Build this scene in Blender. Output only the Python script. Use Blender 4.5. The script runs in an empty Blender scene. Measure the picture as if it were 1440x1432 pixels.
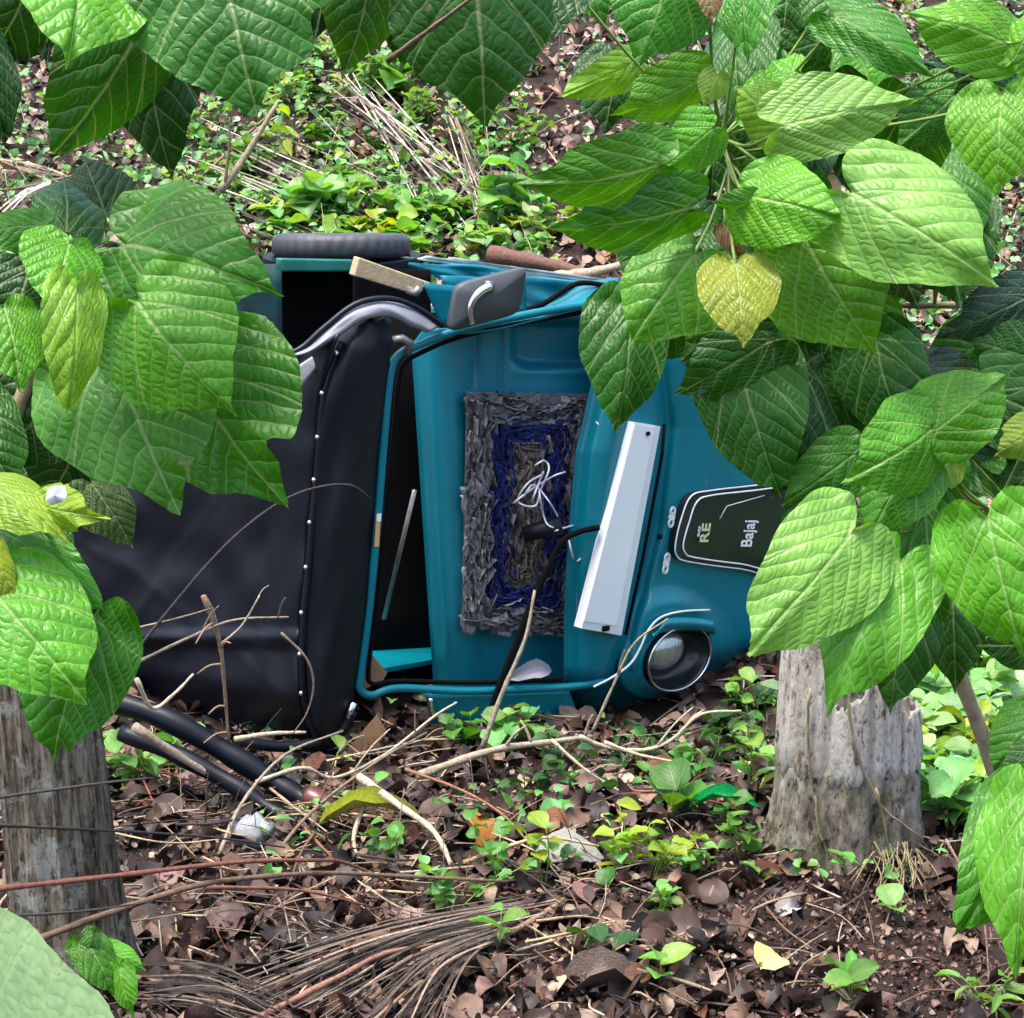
import bpy, math, random
import numpy as np
from mathutils import Vector, Matrix, noise as mnoise

# ------------------------------------------------------------------ camera, sky, sun, exposure
SC = bpy.context.scene
COL = SC.collection
FPX = 2687.0                       # focal length in pixels of a 1440 px wide frame
CAM = Vector((0.0, 0.0, 2.15))
PITCH = math.radians(15.0)
FWD = Vector((0, math.cos(PITCH), -math.sin(PITCH)))
UPV = Vector((0, math.sin(PITCH), math.cos(PITCH)))
RGT = Vector((1, 0, 0))
cd = bpy.data.cameras.new('camera')
cd.angle = 2 * math.atan(720.0 / FPX)
cd.clip_start = 0.05
cd.clip_end = 400
cam = bpy.data.objects.new('camera', cd)
COL.objects.link(cam)
cam.location = CAM
cam.rotation_euler = (math.radians(90) - PITCH, 0, 0)
SC.camera = cam

SUN_EL, SUN_AZ = math.radians(76), math.radians(250)   # azimuth measured clockwise from +Y
world = bpy.data.worlds.new('World')
SC.world = world
world.use_nodes = True
wn_ = world.node_tree
bg = wn_.nodes['Background']
sky = wn_.nodes.new('ShaderNodeTexSky')
sky.sky_type = 'NISHITA'
sky.sun_disc = False
sky.sun_elevation = SUN_EL
sky.sun_rotation = SUN_AZ
sky.air_density = 1.0
sky.dust_density = 4.0
sky.ozone_density = 1.0
wn_.links.new(sky.outputs[0], bg.inputs[0])
bg.inputs[1].default_value = 0.15
sd = bpy.data.lights.new('sun', 'SUN')
sd.energy = 1.5
sd.angle = math.radians(18)
sd.color = (1.0, 0.96, 0.9)
sun = bpy.data.objects.new('sun', sd)
COL.objects.link(sun)
sdir = Vector((math.sin(SUN_AZ) * math.cos(SUN_EL), math.cos(SUN_AZ) * math.cos(SUN_EL), math.sin(SUN_EL)))
sun.rotation_euler = sdir.to_track_quat('Z', 'Y').to_euler()
sun.location = sdir * 30
SC.view_settings.view_transform = 'Standard'
SC.view_settings.look = 'None'
SC.view_settings.exposure = 1.6
SC.view_settings.gamma = 1.0
SC.cycles.use_adaptive_sampling = True
SC.cycles.adaptive_threshold = 0.02
SC.cycles.caustics_reflective = False
SC.cycles.caustics_refractive = False
SC.cycles.max_bounces = 6
SC.cycles.diffuse_bounces = 3
SC.cycles.glossy_bounces = 3
SC.cycles.transmission_bounces = 4

RND = random.Random(11)

# ------------------------------------------------------------------ helpers
def ray(px, py):
    return (FWD * FPX + RGT * (px - 720.0) + UPV * (716.0 - py)) / FPX   # forward component 1

def at(px, py, d):
    "point seen at a pixel, d metres along the view axis"
    return CAM + ray(px, py) * d

def hit(px, py, p0, n):
    r = ray(px, py)
    return CAM + r * ((Vector(p0) - CAM).dot(n) / r.dot(n))

def hity(px, py, y):
    r = ray(px, py)
    return CAM + r * (y / r.y)

def softp(v, k=3.0):
    return math.log1p(math.exp(max(-40, min(40, v * k)))) / k

def gz(x, y):
    z = 0.40 * softp(y - 7.5, 4) + 0.22 * softp(2.4 - y, 3)
    z += 0.035 * mnoise.noise(Vector((x * 1.3, y * 1.3, 0.3))) + 0.014 * mnoise.noise(Vector((x * 5, y * 5, 1.3)))
    z -= 0.11 * math.exp(-(((x + 0.35) / 1.15) ** 2 + ((y - 5.75) / 0.78) ** 2) ** 2)
    z -= 0.13 * math.exp(-(((x - 0.62) / 0.42) ** 2 + ((y - 6.0) / 0.5) ** 2) ** 2)
    z += 0.05 * math.exp(-((x - 1.0) ** 2 + (y - 4.6) ** 2) / 0.12)
    return z

def ground_at(px, py, lift=0.0):
    r = ray(px, py)
    t = 3.0
    while t < 40:
        p = CAM + r * t
        if p.z < gz(p.x, p.y) + lift:
            break
        t += 0.02
    return CAM + r * t

def cat(pts, n):
    "Catmull-Rom through a list of tuples"
    P = [np.array(p, float) for p in pts]
    P = [2 * P[0] - P[1]] + P + [2 * P[-1] - P[-2]]
    out = []
    for i in range(1, len(P) - 2):
        for k in range(n):
            t = k / n
            a, b, c, d = P[i - 1], P[i], P[i + 1], P[i + 2]
            out.append(0.5 * (2 * b + (c - a) * t + (2 * a - 5 * b + 4 * c - d) * t * t + (3 * b - a - 3 * c + d) * t ** 3))
    out.append(P[-2])
    return out

class MB:
    def __init__(s):
        s.v = []; s.f = []; s.c = []; s.uv = None
    def add(s, vs, fs, col=None):
        o = len(s.v)
        s.v.extend([tuple(v) for v in vs])
        s.f.extend([tuple(i + o for i in f) for f in fs])
        s.c.extend([col or (1, 1, 1)] * len(vs))
    def tube(s, pts, rad, sides=6, col=None, cap=True):
        pts = [Vector(p) for p in pts]
        n = len(pts)
        if not hasattr(rad, '__len__'):
            rad = [rad] * n
        vs = []; fs = []
        t0 = (pts[1] - pts[0]).normalized()
        ref = Vector((0, 0, 1)) if abs(t0.z) < 0.9 else Vector((1, 0, 0))
        nx = t0.cross(ref).normalized()
        for i, p in enumerate(pts):
            t = (pts[min(i + 1, n - 1)] - pts[max(i - 1, 0)]).normalized()
            nx = (nx - t * nx.dot(t)).normalized()
            ny = t.cross(nx)
            for k in range(sides):
                a = 2 * math.pi * k / sides
                vs.append(p + (nx * math.cos(a) + ny * math.sin(a)) * rad[i])
        for i in range(n - 1):
            for k in range(sides):
                k2 = (k + 1) % sides
                fs.append((i * sides + k, i * sides + k2, (i + 1) * sides + k2, (i + 1) * sides + k))
        if cap:
            fs.append(tuple(range(sides - 1, -1, -1)))
            fs.append(tuple((n - 1) * sides + k for k in range(sides)))
        s.add(vs, fs, col)
        return s
    def box(s, o, ax, ay, az, col=None):
        "o: centre; ax, ay, az: half-axis vectors"
        vs = [o + ax * i + ay * j + az * k for i in (-1, 1) for j in (-1, 1) for k in (-1, 1)]
        s.add(vs, [(0, 1, 3, 2), (4, 6, 7, 5), (0, 4, 5, 1), (2, 3, 7, 6), (0, 2, 6, 4), (1, 5, 7, 3)], col)
        return s
    def mesh(s, name, smooth=True):
        me = bpy.data.meshes.new(name)
        me.from_pydata(s.v, [], s.f)
        if smooth:
            me.polygons.foreach_set('use_smooth', [True] * len(me.polygons))
        if s.c and any(c != (1, 1, 1) for c in s.c):
            at_ = me.color_attributes.new('Col', 'FLOAT_COLOR', 'POINT')
            arr = np.ones((len(s.v), 4), np.float32)
            arr[:, :3] = np.array(s.c, np.float32)
            at_.data.foreach_set('color', arr.ravel())
        me.update()
        return me
    def build(s, name, mat, parent=None, smooth=True, **tags):
        return link(name, s.mesh(name, smooth), mat, parent, **tags)

def link(name, me, mat=None, parent=None, **tags):
    o = bpy.data.objects.new(name, me)
    if mat is not None and not me.materials:
        me.materials.append(mat)
    COL.objects.link(o)
    if parent is not None:
        o.parent = parent
        o.matrix_parent_inverse = parent.matrix_world.inverted() if False else Matrix.Translation(-parent.location)
    for k, v in tags.items():
        o[k] = v
    return o

def thing(name, label, category, loc=(0, 0, 0), group=None):
    o = bpy.data.objects.new(name, None)
    o.empty_display_size = 0.05
    COL.objects.link(o)
    o.location = loc
    o['label'] = label
    o['category'] = category
    if group:
        o['group'] = group
    return o

def solid(o, t, offset=-1, bevel=0.0):
    m = o.modifiers.new('solid', 'SOLIDIFY'); m.thickness = t; m.offset = offset
    if bevel:
        b = o.modifiers.new('bevel', 'BEVEL'); b.width = bevel; b.segments = 2; b.limit_method = 'ANGLE'
    return o

# ------------------------------------------------------------------ materials
class S:
    "tiny wrapper: arithmetic on shader sockets"
    nt = None
    def __init__(s, sock): s.k = sock
    @staticmethod
    def m(op, *a, clamp=False):
        n = S.nt.nodes.new('ShaderNodeMath'); n.operation = op; n.use_clamp = clamp
        for i, v in enumerate(a):
            if isinstance(v, S): S.nt.links.new(v.k, n.inputs[i])
            else: n.inputs[i].default_value = v
        return S(n.outputs[0])
    def __add__(s, o): return S.m('ADD', s, o)
    def __radd__(s, o): return S.m('ADD', o, s)
    def __sub__(s, o): return S.m('SUBTRACT', s, o)
    def __rsub__(s, o): return S.m('SUBTRACT', o, s)
    def __mul__(s, o): return S.m('MULTIPLY', s, o)
    def __rmul__(s, o): return S.m('MULTIPLY', s, o)
    def __truediv__(s, o): return S.m('DIVIDE', s, o)
    def abs(s): return S.m('ABSOLUTE', s)
    def fract(s): return S.m('FRACT', s)
    def line(s, w):
        "1 where the value is near 0, falling to 0 at w"
        n = S.nt.nodes.new('ShaderNodeMapRange'); n.interpolation_type = 'SMOOTHSTEP'
        S.nt.links.new(s.k, n.inputs[0])
        n.inputs[1].default_value = 0.0
        if isinstance(w, S): S.nt.links.new(w.k, n.inputs[2])
        else: n.inputs[2].default_value = w
        n.inputs[3].default_value = 1.0; n.inputs[4].default_value = 0.0
        return S(n.outputs[0])

def newmat(name):
    m = bpy.data.materials.new(name); m.use_nodes = True
    return m, m.node_tree, m.node_tree.nodes['Principled BSDF']

def noise_node(nt, scale, detail=4, vec=None, rough=0.55):
    n = nt.nodes.new('ShaderNodeTexNoise'); n.inputs['Scale'].default_value = scale
    n.inputs['Detail'].default_value = detail; n.inputs['Roughness'].default_value = rough
    if vec is not None: nt.links.new(vec, n.inputs['Vector'])
    return n

def ramp(nt, fac, stops):
    r = nt.nodes.new('ShaderNodeValToRGB')
    nt.links.new(fac, r.inputs[0])
    e = r.color_ramp.elements
    while len(e) < len(stops): e.new(0.5)
    for i, (p, c) in enumerate(stops):
        e[i].position = p; e[i].color = (*c, 1)
    return r

def coord(nt, kind='Object', scale=None):
    tc = nt.nodes.new('ShaderNodeTexCoord')
    if scale is None: return tc.outputs[kind]
    mp = nt.nodes.new('ShaderNodeMapping'); mp.inputs['Scale'].default_value = scale
    nt.links.new(tc.outputs[kind], mp.inputs[0])
    return mp.outputs[0]

def mixc(nt, fac, a, b, mode='MIX'):
    n = nt.nodes.new('ShaderNodeMix'); n.data_type = 'RGBA'; n.blend_type = mode
    for i, v in ((0, fac), (6, a), (7, b)):
        if hasattr(v, 'is_linked'): nt.links.new(v, n.inputs[i])
        elif isinstance(v, S): nt.links.new(v.k, n.inputs[i])
        elif isinstance(v, (int, float)): n.inputs[i].default_value = v
        else: n.inputs[i].default_value = (*v, 1)
    return n.outputs[2]

def bump(nt, b, h, strength, dist):
    n = nt.nodes.new('ShaderNodeBump'); n.inputs['Strength'].default_value = strength; n.inputs['Distance'].default_value = dist
    nt.links.new(h.k if isinstance(h, S) else h, n.inputs['Height'])
    nt.links.new(n.outputs[0], b.inputs['Normal'])
    return n

def S_mul(nt, s, k):
    n = nt.nodes.new('ShaderNodeMath'); n.operation = 'MULTIPLY'; nt.links.new(s, n.inputs[0]); n.inputs[1].default_value = k
    return n.outputs[0]

def simple(name, col, rough=0.5, metal=0.0, var=0.25, vscale=6.0, bstr=0.0, bscale=40.0, coat=0.0, stretch=None, dirt=None, bdist=0.004, scratch=None):
    m, nt, b = newmat(name)
    v = coord(nt, 'Object', stretch) if stretch else coord(nt)
    n = noise_node(nt, vscale, 5, v)
    lo = tuple(c * (1 - var) for c in col); hi = tuple(min(1, c * (1 + var)) for c in col)
    r = ramp(nt, n.outputs[0], [(0.3, lo), (0.7, hi)])
    out = r.outputs[0]
    if dirt:
        n2 = noise_node(nt, dirt[1], 6, v, 0.7)
        r2 = ramp(nt, n2.outputs[0], [(dirt[2], (0, 0, 0)), (dirt[2] + 0.16, (1, 1, 1))])
        out = mixc(nt, r2.outputs[0], out, dirt[0])
        rr = ramp(nt, r2.outputs[0], [(0, (rough,) * 3), (1, (0.8,) * 3)])
        nt.links.new(rr.outputs[0], b.inputs['Roughness'])
    else:
        b.inputs['Roughness'].default_value = rough
    if scratch:
        for sc_, rot_ in (((3, 3, 90), 0.5), ((90, 4, 4), 0.9)):
            mp = nt.nodes.new('ShaderNodeMapping'); mp.inputs['Scale'].default_value = sc_; mp.inputs['Rotation'].default_value = (rot_, 0.3, rot_ * 0.6)
            nt.links.new(coord(nt), mp.inputs[0])
            n4 = noise_node(nt, 1.0, 3, mp.outputs[0], 0.6)
            r4 = ramp(nt, n4.outputs[0], [(0.715, (0, 0, 0)), (0.74, (1, 1, 1))])
            out = mixc(nt, S_mul(nt, r4.outputs[0], 0.7), out, scratch)
    nt.links.new(out, b.inputs['Base Color'])
    b.inputs['Metallic'].default_value = metal
    b.inputs['Coat Weight'].default_value = coat
    b.inputs['Coat Roughness'].default_value = 0.12
    if bstr:
        bn = noise_node(nt, bscale, 6, v, 0.65)
        bump(nt, b, bn.outputs[0], bstr, bdist)
    return m

def leaf_material(name, rough=0.40, quilt=1.0, vein=1.0, trans=0.28):
    m, nt, b = newmat(name)
    S.nt = nt
    uvn = nt.nodes.new('ShaderNodeUVMap'); uvn.uv_map = 'UVMap'
    sep = nt.nodes.new('ShaderNodeSeparateXYZ'); nt.links.new(uvn.outputs[0], sep.inputs[0])
    oi = nt.nodes.new('ShaderNodeObjectInfo')
    rnd = S(oi.outputs['Random']) * 40.0
    wob = noise_node(nt, 5.0, 3, uvn.outputs[0])
    wv = S(wob.outputs[0]) - 0.5
    u = S(sep.outputs[0]) + wv * 0.05
    v = S(sep.outputs[1]) + wv * 0.03
    av = v.abs()
    rim = S.m('MAXIMUM', 1.1 - u, 0.15)
    mid = av.line(0.022 * rim + 0.004)
    b1 = (av - (u * 0.95 - u * u * 0.45)).abs().line(0.020 * rim + 0.003)
    b2 = (av - (u * 2.6 + 0.02)).abs().line(0.03 * rim)
    sc = (u * 1.0 - av * 0.75 - av * av * 0.7) * (S(oi.outputs['Random']) * 2.5 + 4.8) + wv * 0.35
    sd_ = (sc.fract() - 0.5).abs()
    sec = sd_.line(0.075)
    wv2 = S(noise_node(nt, 9.0, 2, uvn.outputs[0]).outputs[0]) - 0.5
    tq = (av * 1.15 + u * 0.62) * (S(oi.outputs['Random']) * 5.0 + 12.0) + wv2 * 2.4
    pil2 = S.m('POWER', S.m('SINE', tq * math.pi).abs(), 0.55)
    pil1 = S.m('POWER', S.m('COSINE', sc * math.pi).abs(), 0.6)
    pil1 = S.m('POWER', S.m('SINE', (sc + 0.5) * math.pi).abs(), 0.6)
    veins = S.m('MAXIMUM', mid, S.m('MAXIMUM', b1 * 0.75, S.m('MAXIMUM', sec * 0.55, b2 * 0.5)))
    fine = noise_node(nt, 26.0, 4, uvn.outputs[0])
    blot = noise_node(nt, 2.6, 4, uvn.outputs[0]); blot.noise_dimensions = '4D'
    nt.links.new(rnd.k, blot.inputs['W'])
    base = oi.outputs['Color']
    r = ramp(nt, blot.outputs[0], [(0.25, (0.66, 0.70, 0.70)), (0.75, (1.32, 1.22, 1.05))])
    c = mixc(nt, 1.0, base, r.outputs[0], 'MULTIPLY')
    r2 = ramp(nt, fine.outputs[0], [(0.3, (0.85, 0.88, 0.85)), (0.7, (1.12, 1.1, 1.1))])
    c = mixc(nt, 1.0, c, r2.outputs[0], 'MULTIPLY')
    # pale veins, blemishes
    vc = mixc(nt, 0.45, c, (0.55, 0.62, 0.28))
    tl = 1.0 - pil2
    c = mixc(nt, tl * 0.30, c, mixc(nt, 0.5, c, (0.03, 0.09, 0.01)))
    c = mixc(nt, veins * (0.8 * vein), c, vc)
    spot = noise_node(nt, 13.0, 2, uvn.outputs[0]); spot.noise_dimensions = '4D'; nt.links.new(rnd.k, spot.inputs['W'])
    rs = ramp(nt, spot.outputs[0], [(0.70, (0, 0, 0)), (0.73, (1, 1, 1))])
    c = mixc(nt, S(rs.outputs[0]) * 0.6, c, (0.24, 0.19, 0.07))
    nt.links.new(c, b.inputs['Base Color'])
    b.inputs['Roughness'].default_value = rough
    rr = ramp(nt, fine.outputs[0], [(0.2, (rough * 0.8,) * 3), (0.8, (rough * 1.35,) * 3)])
    nt.links.new(rr.outputs[0], b.inputs['Roughness'])
    b.inputs['Specular IOR Level'].default_value = 0.44
    lump = noise_node(nt, 7.0, 3, uvn.outputs[0])
    h = pil1 * 0.55 + pil1 * pil2 * 0.5 - S.m('MAXIMUM', mid, b1 * 0.7) * 0.7 + S(lump.outputs[0]) * 0.7 + S(fine.outputs[0]) * 0.12
    bump(nt, b, h, 0.36 * quilt, 0.008)
    tr = nt.nodes.new('ShaderNodeBsdfTranslucent')
    tc = mixc(nt, 1.0, c, (1.5, 1.45, 0.35), 'MULTIPLY')
    nt.links.new(tc, tr.inputs[0])
    mx = nt.nodes.new('ShaderNodeMixShader'); mx.inputs[0].default_value = trans
    nt.links.new(b.outputs[0], mx.inputs[1]); nt.links.new(tr.outputs[0], mx.inputs[2])
    nt.links.new(mx.outputs[0], nt.nodes['Material Output'].inputs[0])
    return m

def vcol_material(name, rough=0.75, trans=0.0, bstr=0.4, bscale=60, objcol=False):
    m, nt, b = newmat(name)
    if objcol:
        src = nt.nodes.new('ShaderNodeObjectInfo').outputs['Color']
    else:
        a = nt.nodes.new('ShaderNodeAttribute'); a.attribute_name = 'Col'
        src = a.outputs['Color']
    n = noise_node(nt, bscale, 4, coord(nt))
    r = ramp(nt, n.outputs[0], [(0.3, (0.6, 0.6, 0.6)), (0.7, (1.3, 1.27, 1.22))])
    c = mixc(nt, 1.0, src, r.outputs[0], 'MULTIPLY')
    nt.links.new(c, b.inputs['Base Color'])
    b.inputs['Roughness'].default_value = rough
    bump(nt, b, n.outputs[0], bstr, 0.004)
    if trans:
        tr = nt.nodes.new('ShaderNodeBsdfTranslucent')
        nt.links.new(c, tr.inputs[0])
        mx = nt.nodes.new('ShaderNodeMixShader'); mx.inputs[0].default_value = trans
        nt.links.new(b.outputs[0], mx.inputs[1]); nt.links.new(tr.outputs[0], mx.inputs[2])
        nt.links.new(mx.outputs[0], nt.nodes['Material Output'].inputs[0])
    return m

M = {}
M['leaf'] = leaf_material('quilted_leaf')
M['small_leaf'] = leaf_material('small_leaf', rough=0.42, quilt=0.35, vein=0.7, trans=0.35)
M['cover'] = vcol_material('cover_leaf', 0.45, 0.3, 0.2, 30)
M['litter'] = vcol_material('dead_leaf', 0.6, 0.0, 0.5, 45)
M['dead'] = vcol_material('fallen_leaf', 0.55, 0.0, 0.6, 40, objcol=True)
M['stick'] = vcol_material('stick_bark', 0.8, 0.0, 0.7, 90, objcol=True)
M['petiole'] = simple('petiole', (0.20, 0.30, 0.06), 0.45, var=0.3, vscale=20)
M['stem'] = simple('stem_bark', (0.26, 0.21, 0.11), 0.8, var=0.5, vscale=25, bstr=0.7, bscale=90)
M['teal'] = simple('teal_paint', (0.0004, 0.165, 0.215), 0.36, var=0.16, vscale=3, coat=0.12, dirt=((0.085, 0.080, 0.065), 13.0, 0.64), scratch=(0.16, 0.30, 0.34))
M['teal'].node_tree.nodes['Principled BSDF'].inputs['Specular IOR Level'].default_value = 0.35
M['teal_in'] = simple('teal_inner_paint', (0.0004, 0.185, 0.255), 0.45, var=0.15, vscale=2.5, coat=0.15, dirt=((0.05, 0.065, 0.06), 14.0, 0.64), scratch=(0.10, 0.24, 0.30))
M['ledge_toplight'] = simple('toplit_ledge_paint', (0.24, 0.33, 0.35), 0.6, var=0.4, vscale=14)  # pale tone imitates overhead light falling on the side ledge
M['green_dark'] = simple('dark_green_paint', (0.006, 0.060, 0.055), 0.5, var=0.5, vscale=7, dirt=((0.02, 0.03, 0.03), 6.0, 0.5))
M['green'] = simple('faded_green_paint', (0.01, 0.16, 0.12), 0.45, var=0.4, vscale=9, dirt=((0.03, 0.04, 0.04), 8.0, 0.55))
M['vinyl'] = simple('black_vinyl', (0.0035, 0.0052, 0.010), 0.42, var=0.15, vscale=3, bstr=0.05, bscale=14, bdist=0.02, dirt=((0.014, 0.015, 0.017), 22.0, 0.66))
M['vinyl'].node_tree.nodes['Principled BSDF'].inputs['Specular IOR Level'].default_value = 0.3
M['rubber'] = simple('tyre_rubber', (0.055, 0.056, 0.062), 0.55, var=0.3, vscale=8, bstr=0.3, bscale=30, dirt=((0.12, 0.10, 0.08), 5.0, 0.62))
M['dark'] = simple('black_parts_and_shade', (0.0025, 0.0025, 0.003), 0.95, var=0.3)  # near-black for black fittings and for sheets that imitate interior shade
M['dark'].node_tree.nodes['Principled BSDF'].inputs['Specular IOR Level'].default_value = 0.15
M['lining'] = simple('grey_lining', (0.22, 0.23, 0.26), 0.5, var=0.2, vscale=10, bstr=0.3, bscale=20)
M['chrome'] = simple('chrome', (0.75, 0.76, 0.78), 0.16, metal=1.0, var=0.08)
M['dullmetal'] = simple('dull_metal', (0.30, 0.29, 0.27), 0.45, metal=0.8, var=0.4, vscale=20)
M['white'] = simple('white_plate', (0.86, 0.86, 0.86), 0.45, var=0.03)
M['whitetrim'] = simple('white_trim', (0.72, 0.75, 0.76), 0.3, var=0.06)
M['blackpanel'] = simple('gloss_black_panel', (0.008, 0.012, 0.015), 0.30, var=0.3, coat=0.1)
M['mirror'] = simple('mirror_shell', (0.055, 0.062, 0.068), 0.45, var=0.2, bstr=0.15, bscale=120)
M['wood'] = simple('raw_wood', (0.50, 0.36, 0.20), 0.7, var=0.25, vscale=4, stretch=(3, 30, 30), bstr=0.4, bscale=20)
M['card'] = simple('cardboard', (0.30, 0.17, 0.085), 0.85, var=0.25, vscale=12, bstr=0.3, bscale=30)
M['wire'] = simple('white_wire', (0.62, 0.64, 0.72), 0.4, var=0.1)
M['gold'] = simple('pale_gold', (0.72, 0.68, 0.36), 0.35, var=0.1)
M['sticker'] = simple('sticker_orange', (0.75, 0.36, 0.10), 0.5, var=0.2)
M['frill_grey'] = simple('frill_grey', (0.15, 0.145, 0.155), 0.85, var=0.35, vscale=40, bstr=0.4, bscale=150)
M['frill_blue'] = simple('frill_blue', (0.010, 0.020, 0.16), 0.75, var=0.4, vscale=40, bstr=0.4, bscale=150)
M['frill_brown'] = simple('frill_brown', (0.16, 0.125, 0.10), 0.85, var=0.45, vscale=40, bstr=0.4, bscale=150)

def soil():
    m, nt, b = newmat('forest_soil')
    c = coord(nt)
    n = noise_node(nt, 2.2, 8, c, 0.65)
    r = ramp(nt, n.outputs[0], [(0.25, (0.014, 0.009, 0.006)), (0.5, (0.045, 0.021, 0.013)), (0.8, (0.085, 0.042, 0.026))])
    n2 = noise_node(nt, 70, 5, c, 0.75)
    r2 = ramp(nt, n2.outputs[0], [(0.3, (0.45, 0.45, 0.45)), (0.62, (1.2, 1.15, 1.1)), (0.74, (3.0, 2.7, 2.4))])
    nt.links.new(mixc(nt, 1.0, r.outputs[0], r2.outputs[0], 'MULTIPLY'), b.inputs['Base Color'])
    b.inputs['Roughness'].default_value = 0.9
    bump(nt, b, n2.outputs[0], 1.0, 0.03)
    return m
M['soil'] = soil()

def bark(name, stops, moss, vscale=14, pits=0.5, patch=0.55):
    m, nt, b = newmat(name)
    c = coord(nt, 'Object', (vscale, vscale, 1.6))
    n = noise_node(nt, 3.2, 10, c, 0.78)
    r = ramp(nt, n.outputs[0], stops)
    c3 = coord(nt, 'Object', (1, 1, 0.45))
    n3 = noise_node(nt, 55, 6, c3, 0.75)
    pit = ramp(nt, n3.outputs[0], [(0.36, (0.10, 0.09, 0.08)), (0.47, (1, 1, 1))])
    n2 = noise_node(nt, 8, 7, coord(nt), 0.75)
    rm = ramp(nt, n2.outputs[0], [(patch, (0, 0, 0)), (patch + 0.05, (1, 1, 1))])
    col = mixc(nt, S_mul(nt, rm.outputs[0], 0.8), r.outputs[0], moss)
    col = mixc(nt, pits, col, mixc(nt, 1.0, col, pit.outputs[0], 'MULTIPLY'))
    nt.links.new(col, b.inputs['Base Color'])
    b.inputs['Roughness'].default_value = 0.9
    S.nt = nt
    bump(nt, b, S(n.outputs[0]) + S(n3.outputs[0]) * 0.5 + S(rm.outputs[0]) * 0.08, 1.0, 0.035)
    return m
M['stumpwood'] = bark('weathered_wood', [(0.33, (0.06, 0.05, 0.035)), (0.39, (0.34, 0.29, 0.20)), (0.46, (0.66, 0.60, 0.51)), (0.58, (0.82, 0.78, 0.70))], (0.36, 0.33, 0.20), 6, 0.95, 0.57)
M['stumpbase'] = bark('mossy_base', [(0.34, (0.05, 0.04, 0.03)), (0.45, (0.28, 0.24, 0.17)), (0.58, (0.55, 0.51, 0.41))], (0.13, 0.14, 0.05), 4, 1.0, 0.54)
M['trunkbark'] = bark('fibrous_bark', [(0.37, (0.015, 0.012, 0.008)), (0.45, (0.15, 0.12, 0.075)), (0.56, (0.42, 0.37, 0.27))], (0.55, 0.57, 0.50), 15, 0.9, 0.55)

# ------------------------------------------------------------------ ground
def build_ground():
    xs = np.concatenate([np.linspace(-40, -3.2, 26)[:-1], np.linspace(-3.2, 3.2, 110), np.linspace(3.2, 40, 26)[1:]])
    ys = np.concatenate([np.linspace(-20, 2.5, 18)[:-1], np.linspace(2.5, 9, 120), np.linspace(9, 14, 50)[1:], np.linspace(14, 60, 30)[1:]])
    vs = [(x, y, gz(x, y)) for y in ys for x in xs]
    nx = len(xs)
    fs = [(j * nx + i, j * nx + i + 1, (j + 1) * nx + i + 1, (j + 1) * nx + i) for j in range(len(ys) - 1) for i in range(nx - 1)]
    m = MB(); m.add(vs, fs)
    m.build('ground', M['soil'], kind='structure')
build_ground()

# ------------------------------------------------------------------ auto rickshaw lying on its right side
TH, RO, TAU = math.radians(42), math.radians(5.5), math.radians(17)
Fv = Vector((math.sin(TH), -math.cos(TH), 0))                  # vehicle forward
U0 = Vector((-math.cos(TH), -math.sin(TH), 0))
Zv = Vector((0, 0, 1))
Uv = U0 * math.cos(RO) + Zv * math.sin(RO)                      # vehicle up (points left in the photo)
Cv = Zv * math.cos(RO) - U0 * math.sin(RO)                      # vehicle left (points up)
WN = (Fv * math.cos(TAU) + Uv * math.sin(TAU)).normalized()     # windscreen normal
WO = Vector((-0.42, 5.55, 0.60))
AN = (Fv * math.cos(math.radians(4)) - Uv * math.sin(math.radians(2))).normalized()
AO = hit(845, 740, WO, WN)                                     # apron starts at the windscreen foot
RN = (Uv * math.cos(math.radians(8)) + Fv * math.sin(math.radians(8))).normalized()
RO_ = hit(438, 700, WO, WN)                                    # roof starts at the studded seam

rick = thing('auto_rickshaw', 'teal auto rickshaw with black hood overturned on its side among the shrubs', 'rickshaw', (0.0, 5.9, 0.0))
def vb(m, name, mat, parent=rick, **k):
    return m.build(name, mat, parent, **k)
def wsc(px, py, off=0.0): return hit(px, py, WO + WN * off, WN)
def apr(px, py, off=0.0): return hit(px, py, AO + AN * off, AN)
def rof(px, py, off=0.0): return hit(px, py, RO_ + RN * off, RN)

def sub(o, parent):
    o.parent = parent
    o.matrix_parent_inverse = Matrix.Translation(-parent.location) @ Matrix.Identity(4)
    return o
def sp(m, name, mat, part, **k):
    "sub-part: child of a part whose own frame is offset by the rickshaw origin"
    o = m.build(name, mat, None, **k)
    o.parent = part
    o.matrix_parent_inverse = Matrix.Identity(4)
    return o

def interp(tab, y):
    if y <= tab[0][0]: return tab[0][1]
    for (a, b), (c, d) in zip(tab, tab[1:]):
        if y <= c: return b + (d - b) * (y - a) / (c - a)
    return tab[-1][1]

def grid(fn, nu, nv, name, mat, thick=0.006, parent=rick, off=-1):
    vs = [fn(i / nu, j / nv) for j in range(nv + 1) for i in range(nu + 1)]
    fs = [(j * (nu + 1) + i, (j + 1) * (nu + 1) + i, (j + 1) * (nu + 1) + i + 1, j * (nu + 1) + i + 1) for j in range(nv) for i in range(nu)]
    m = MB(); m.add(vs, fs)
    o = vb(m, name, mat, parent)
    if thick: solid(o, thick, off)
    return o
def sst(a, b, x):
    t = max(0.0, min(1.0, (x - a) / (b - a))); return t * t * (3 - 2 * t)
def nz(x, y, z=0.0): return mnoise.noise(Vector((x, y, z)))

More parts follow.
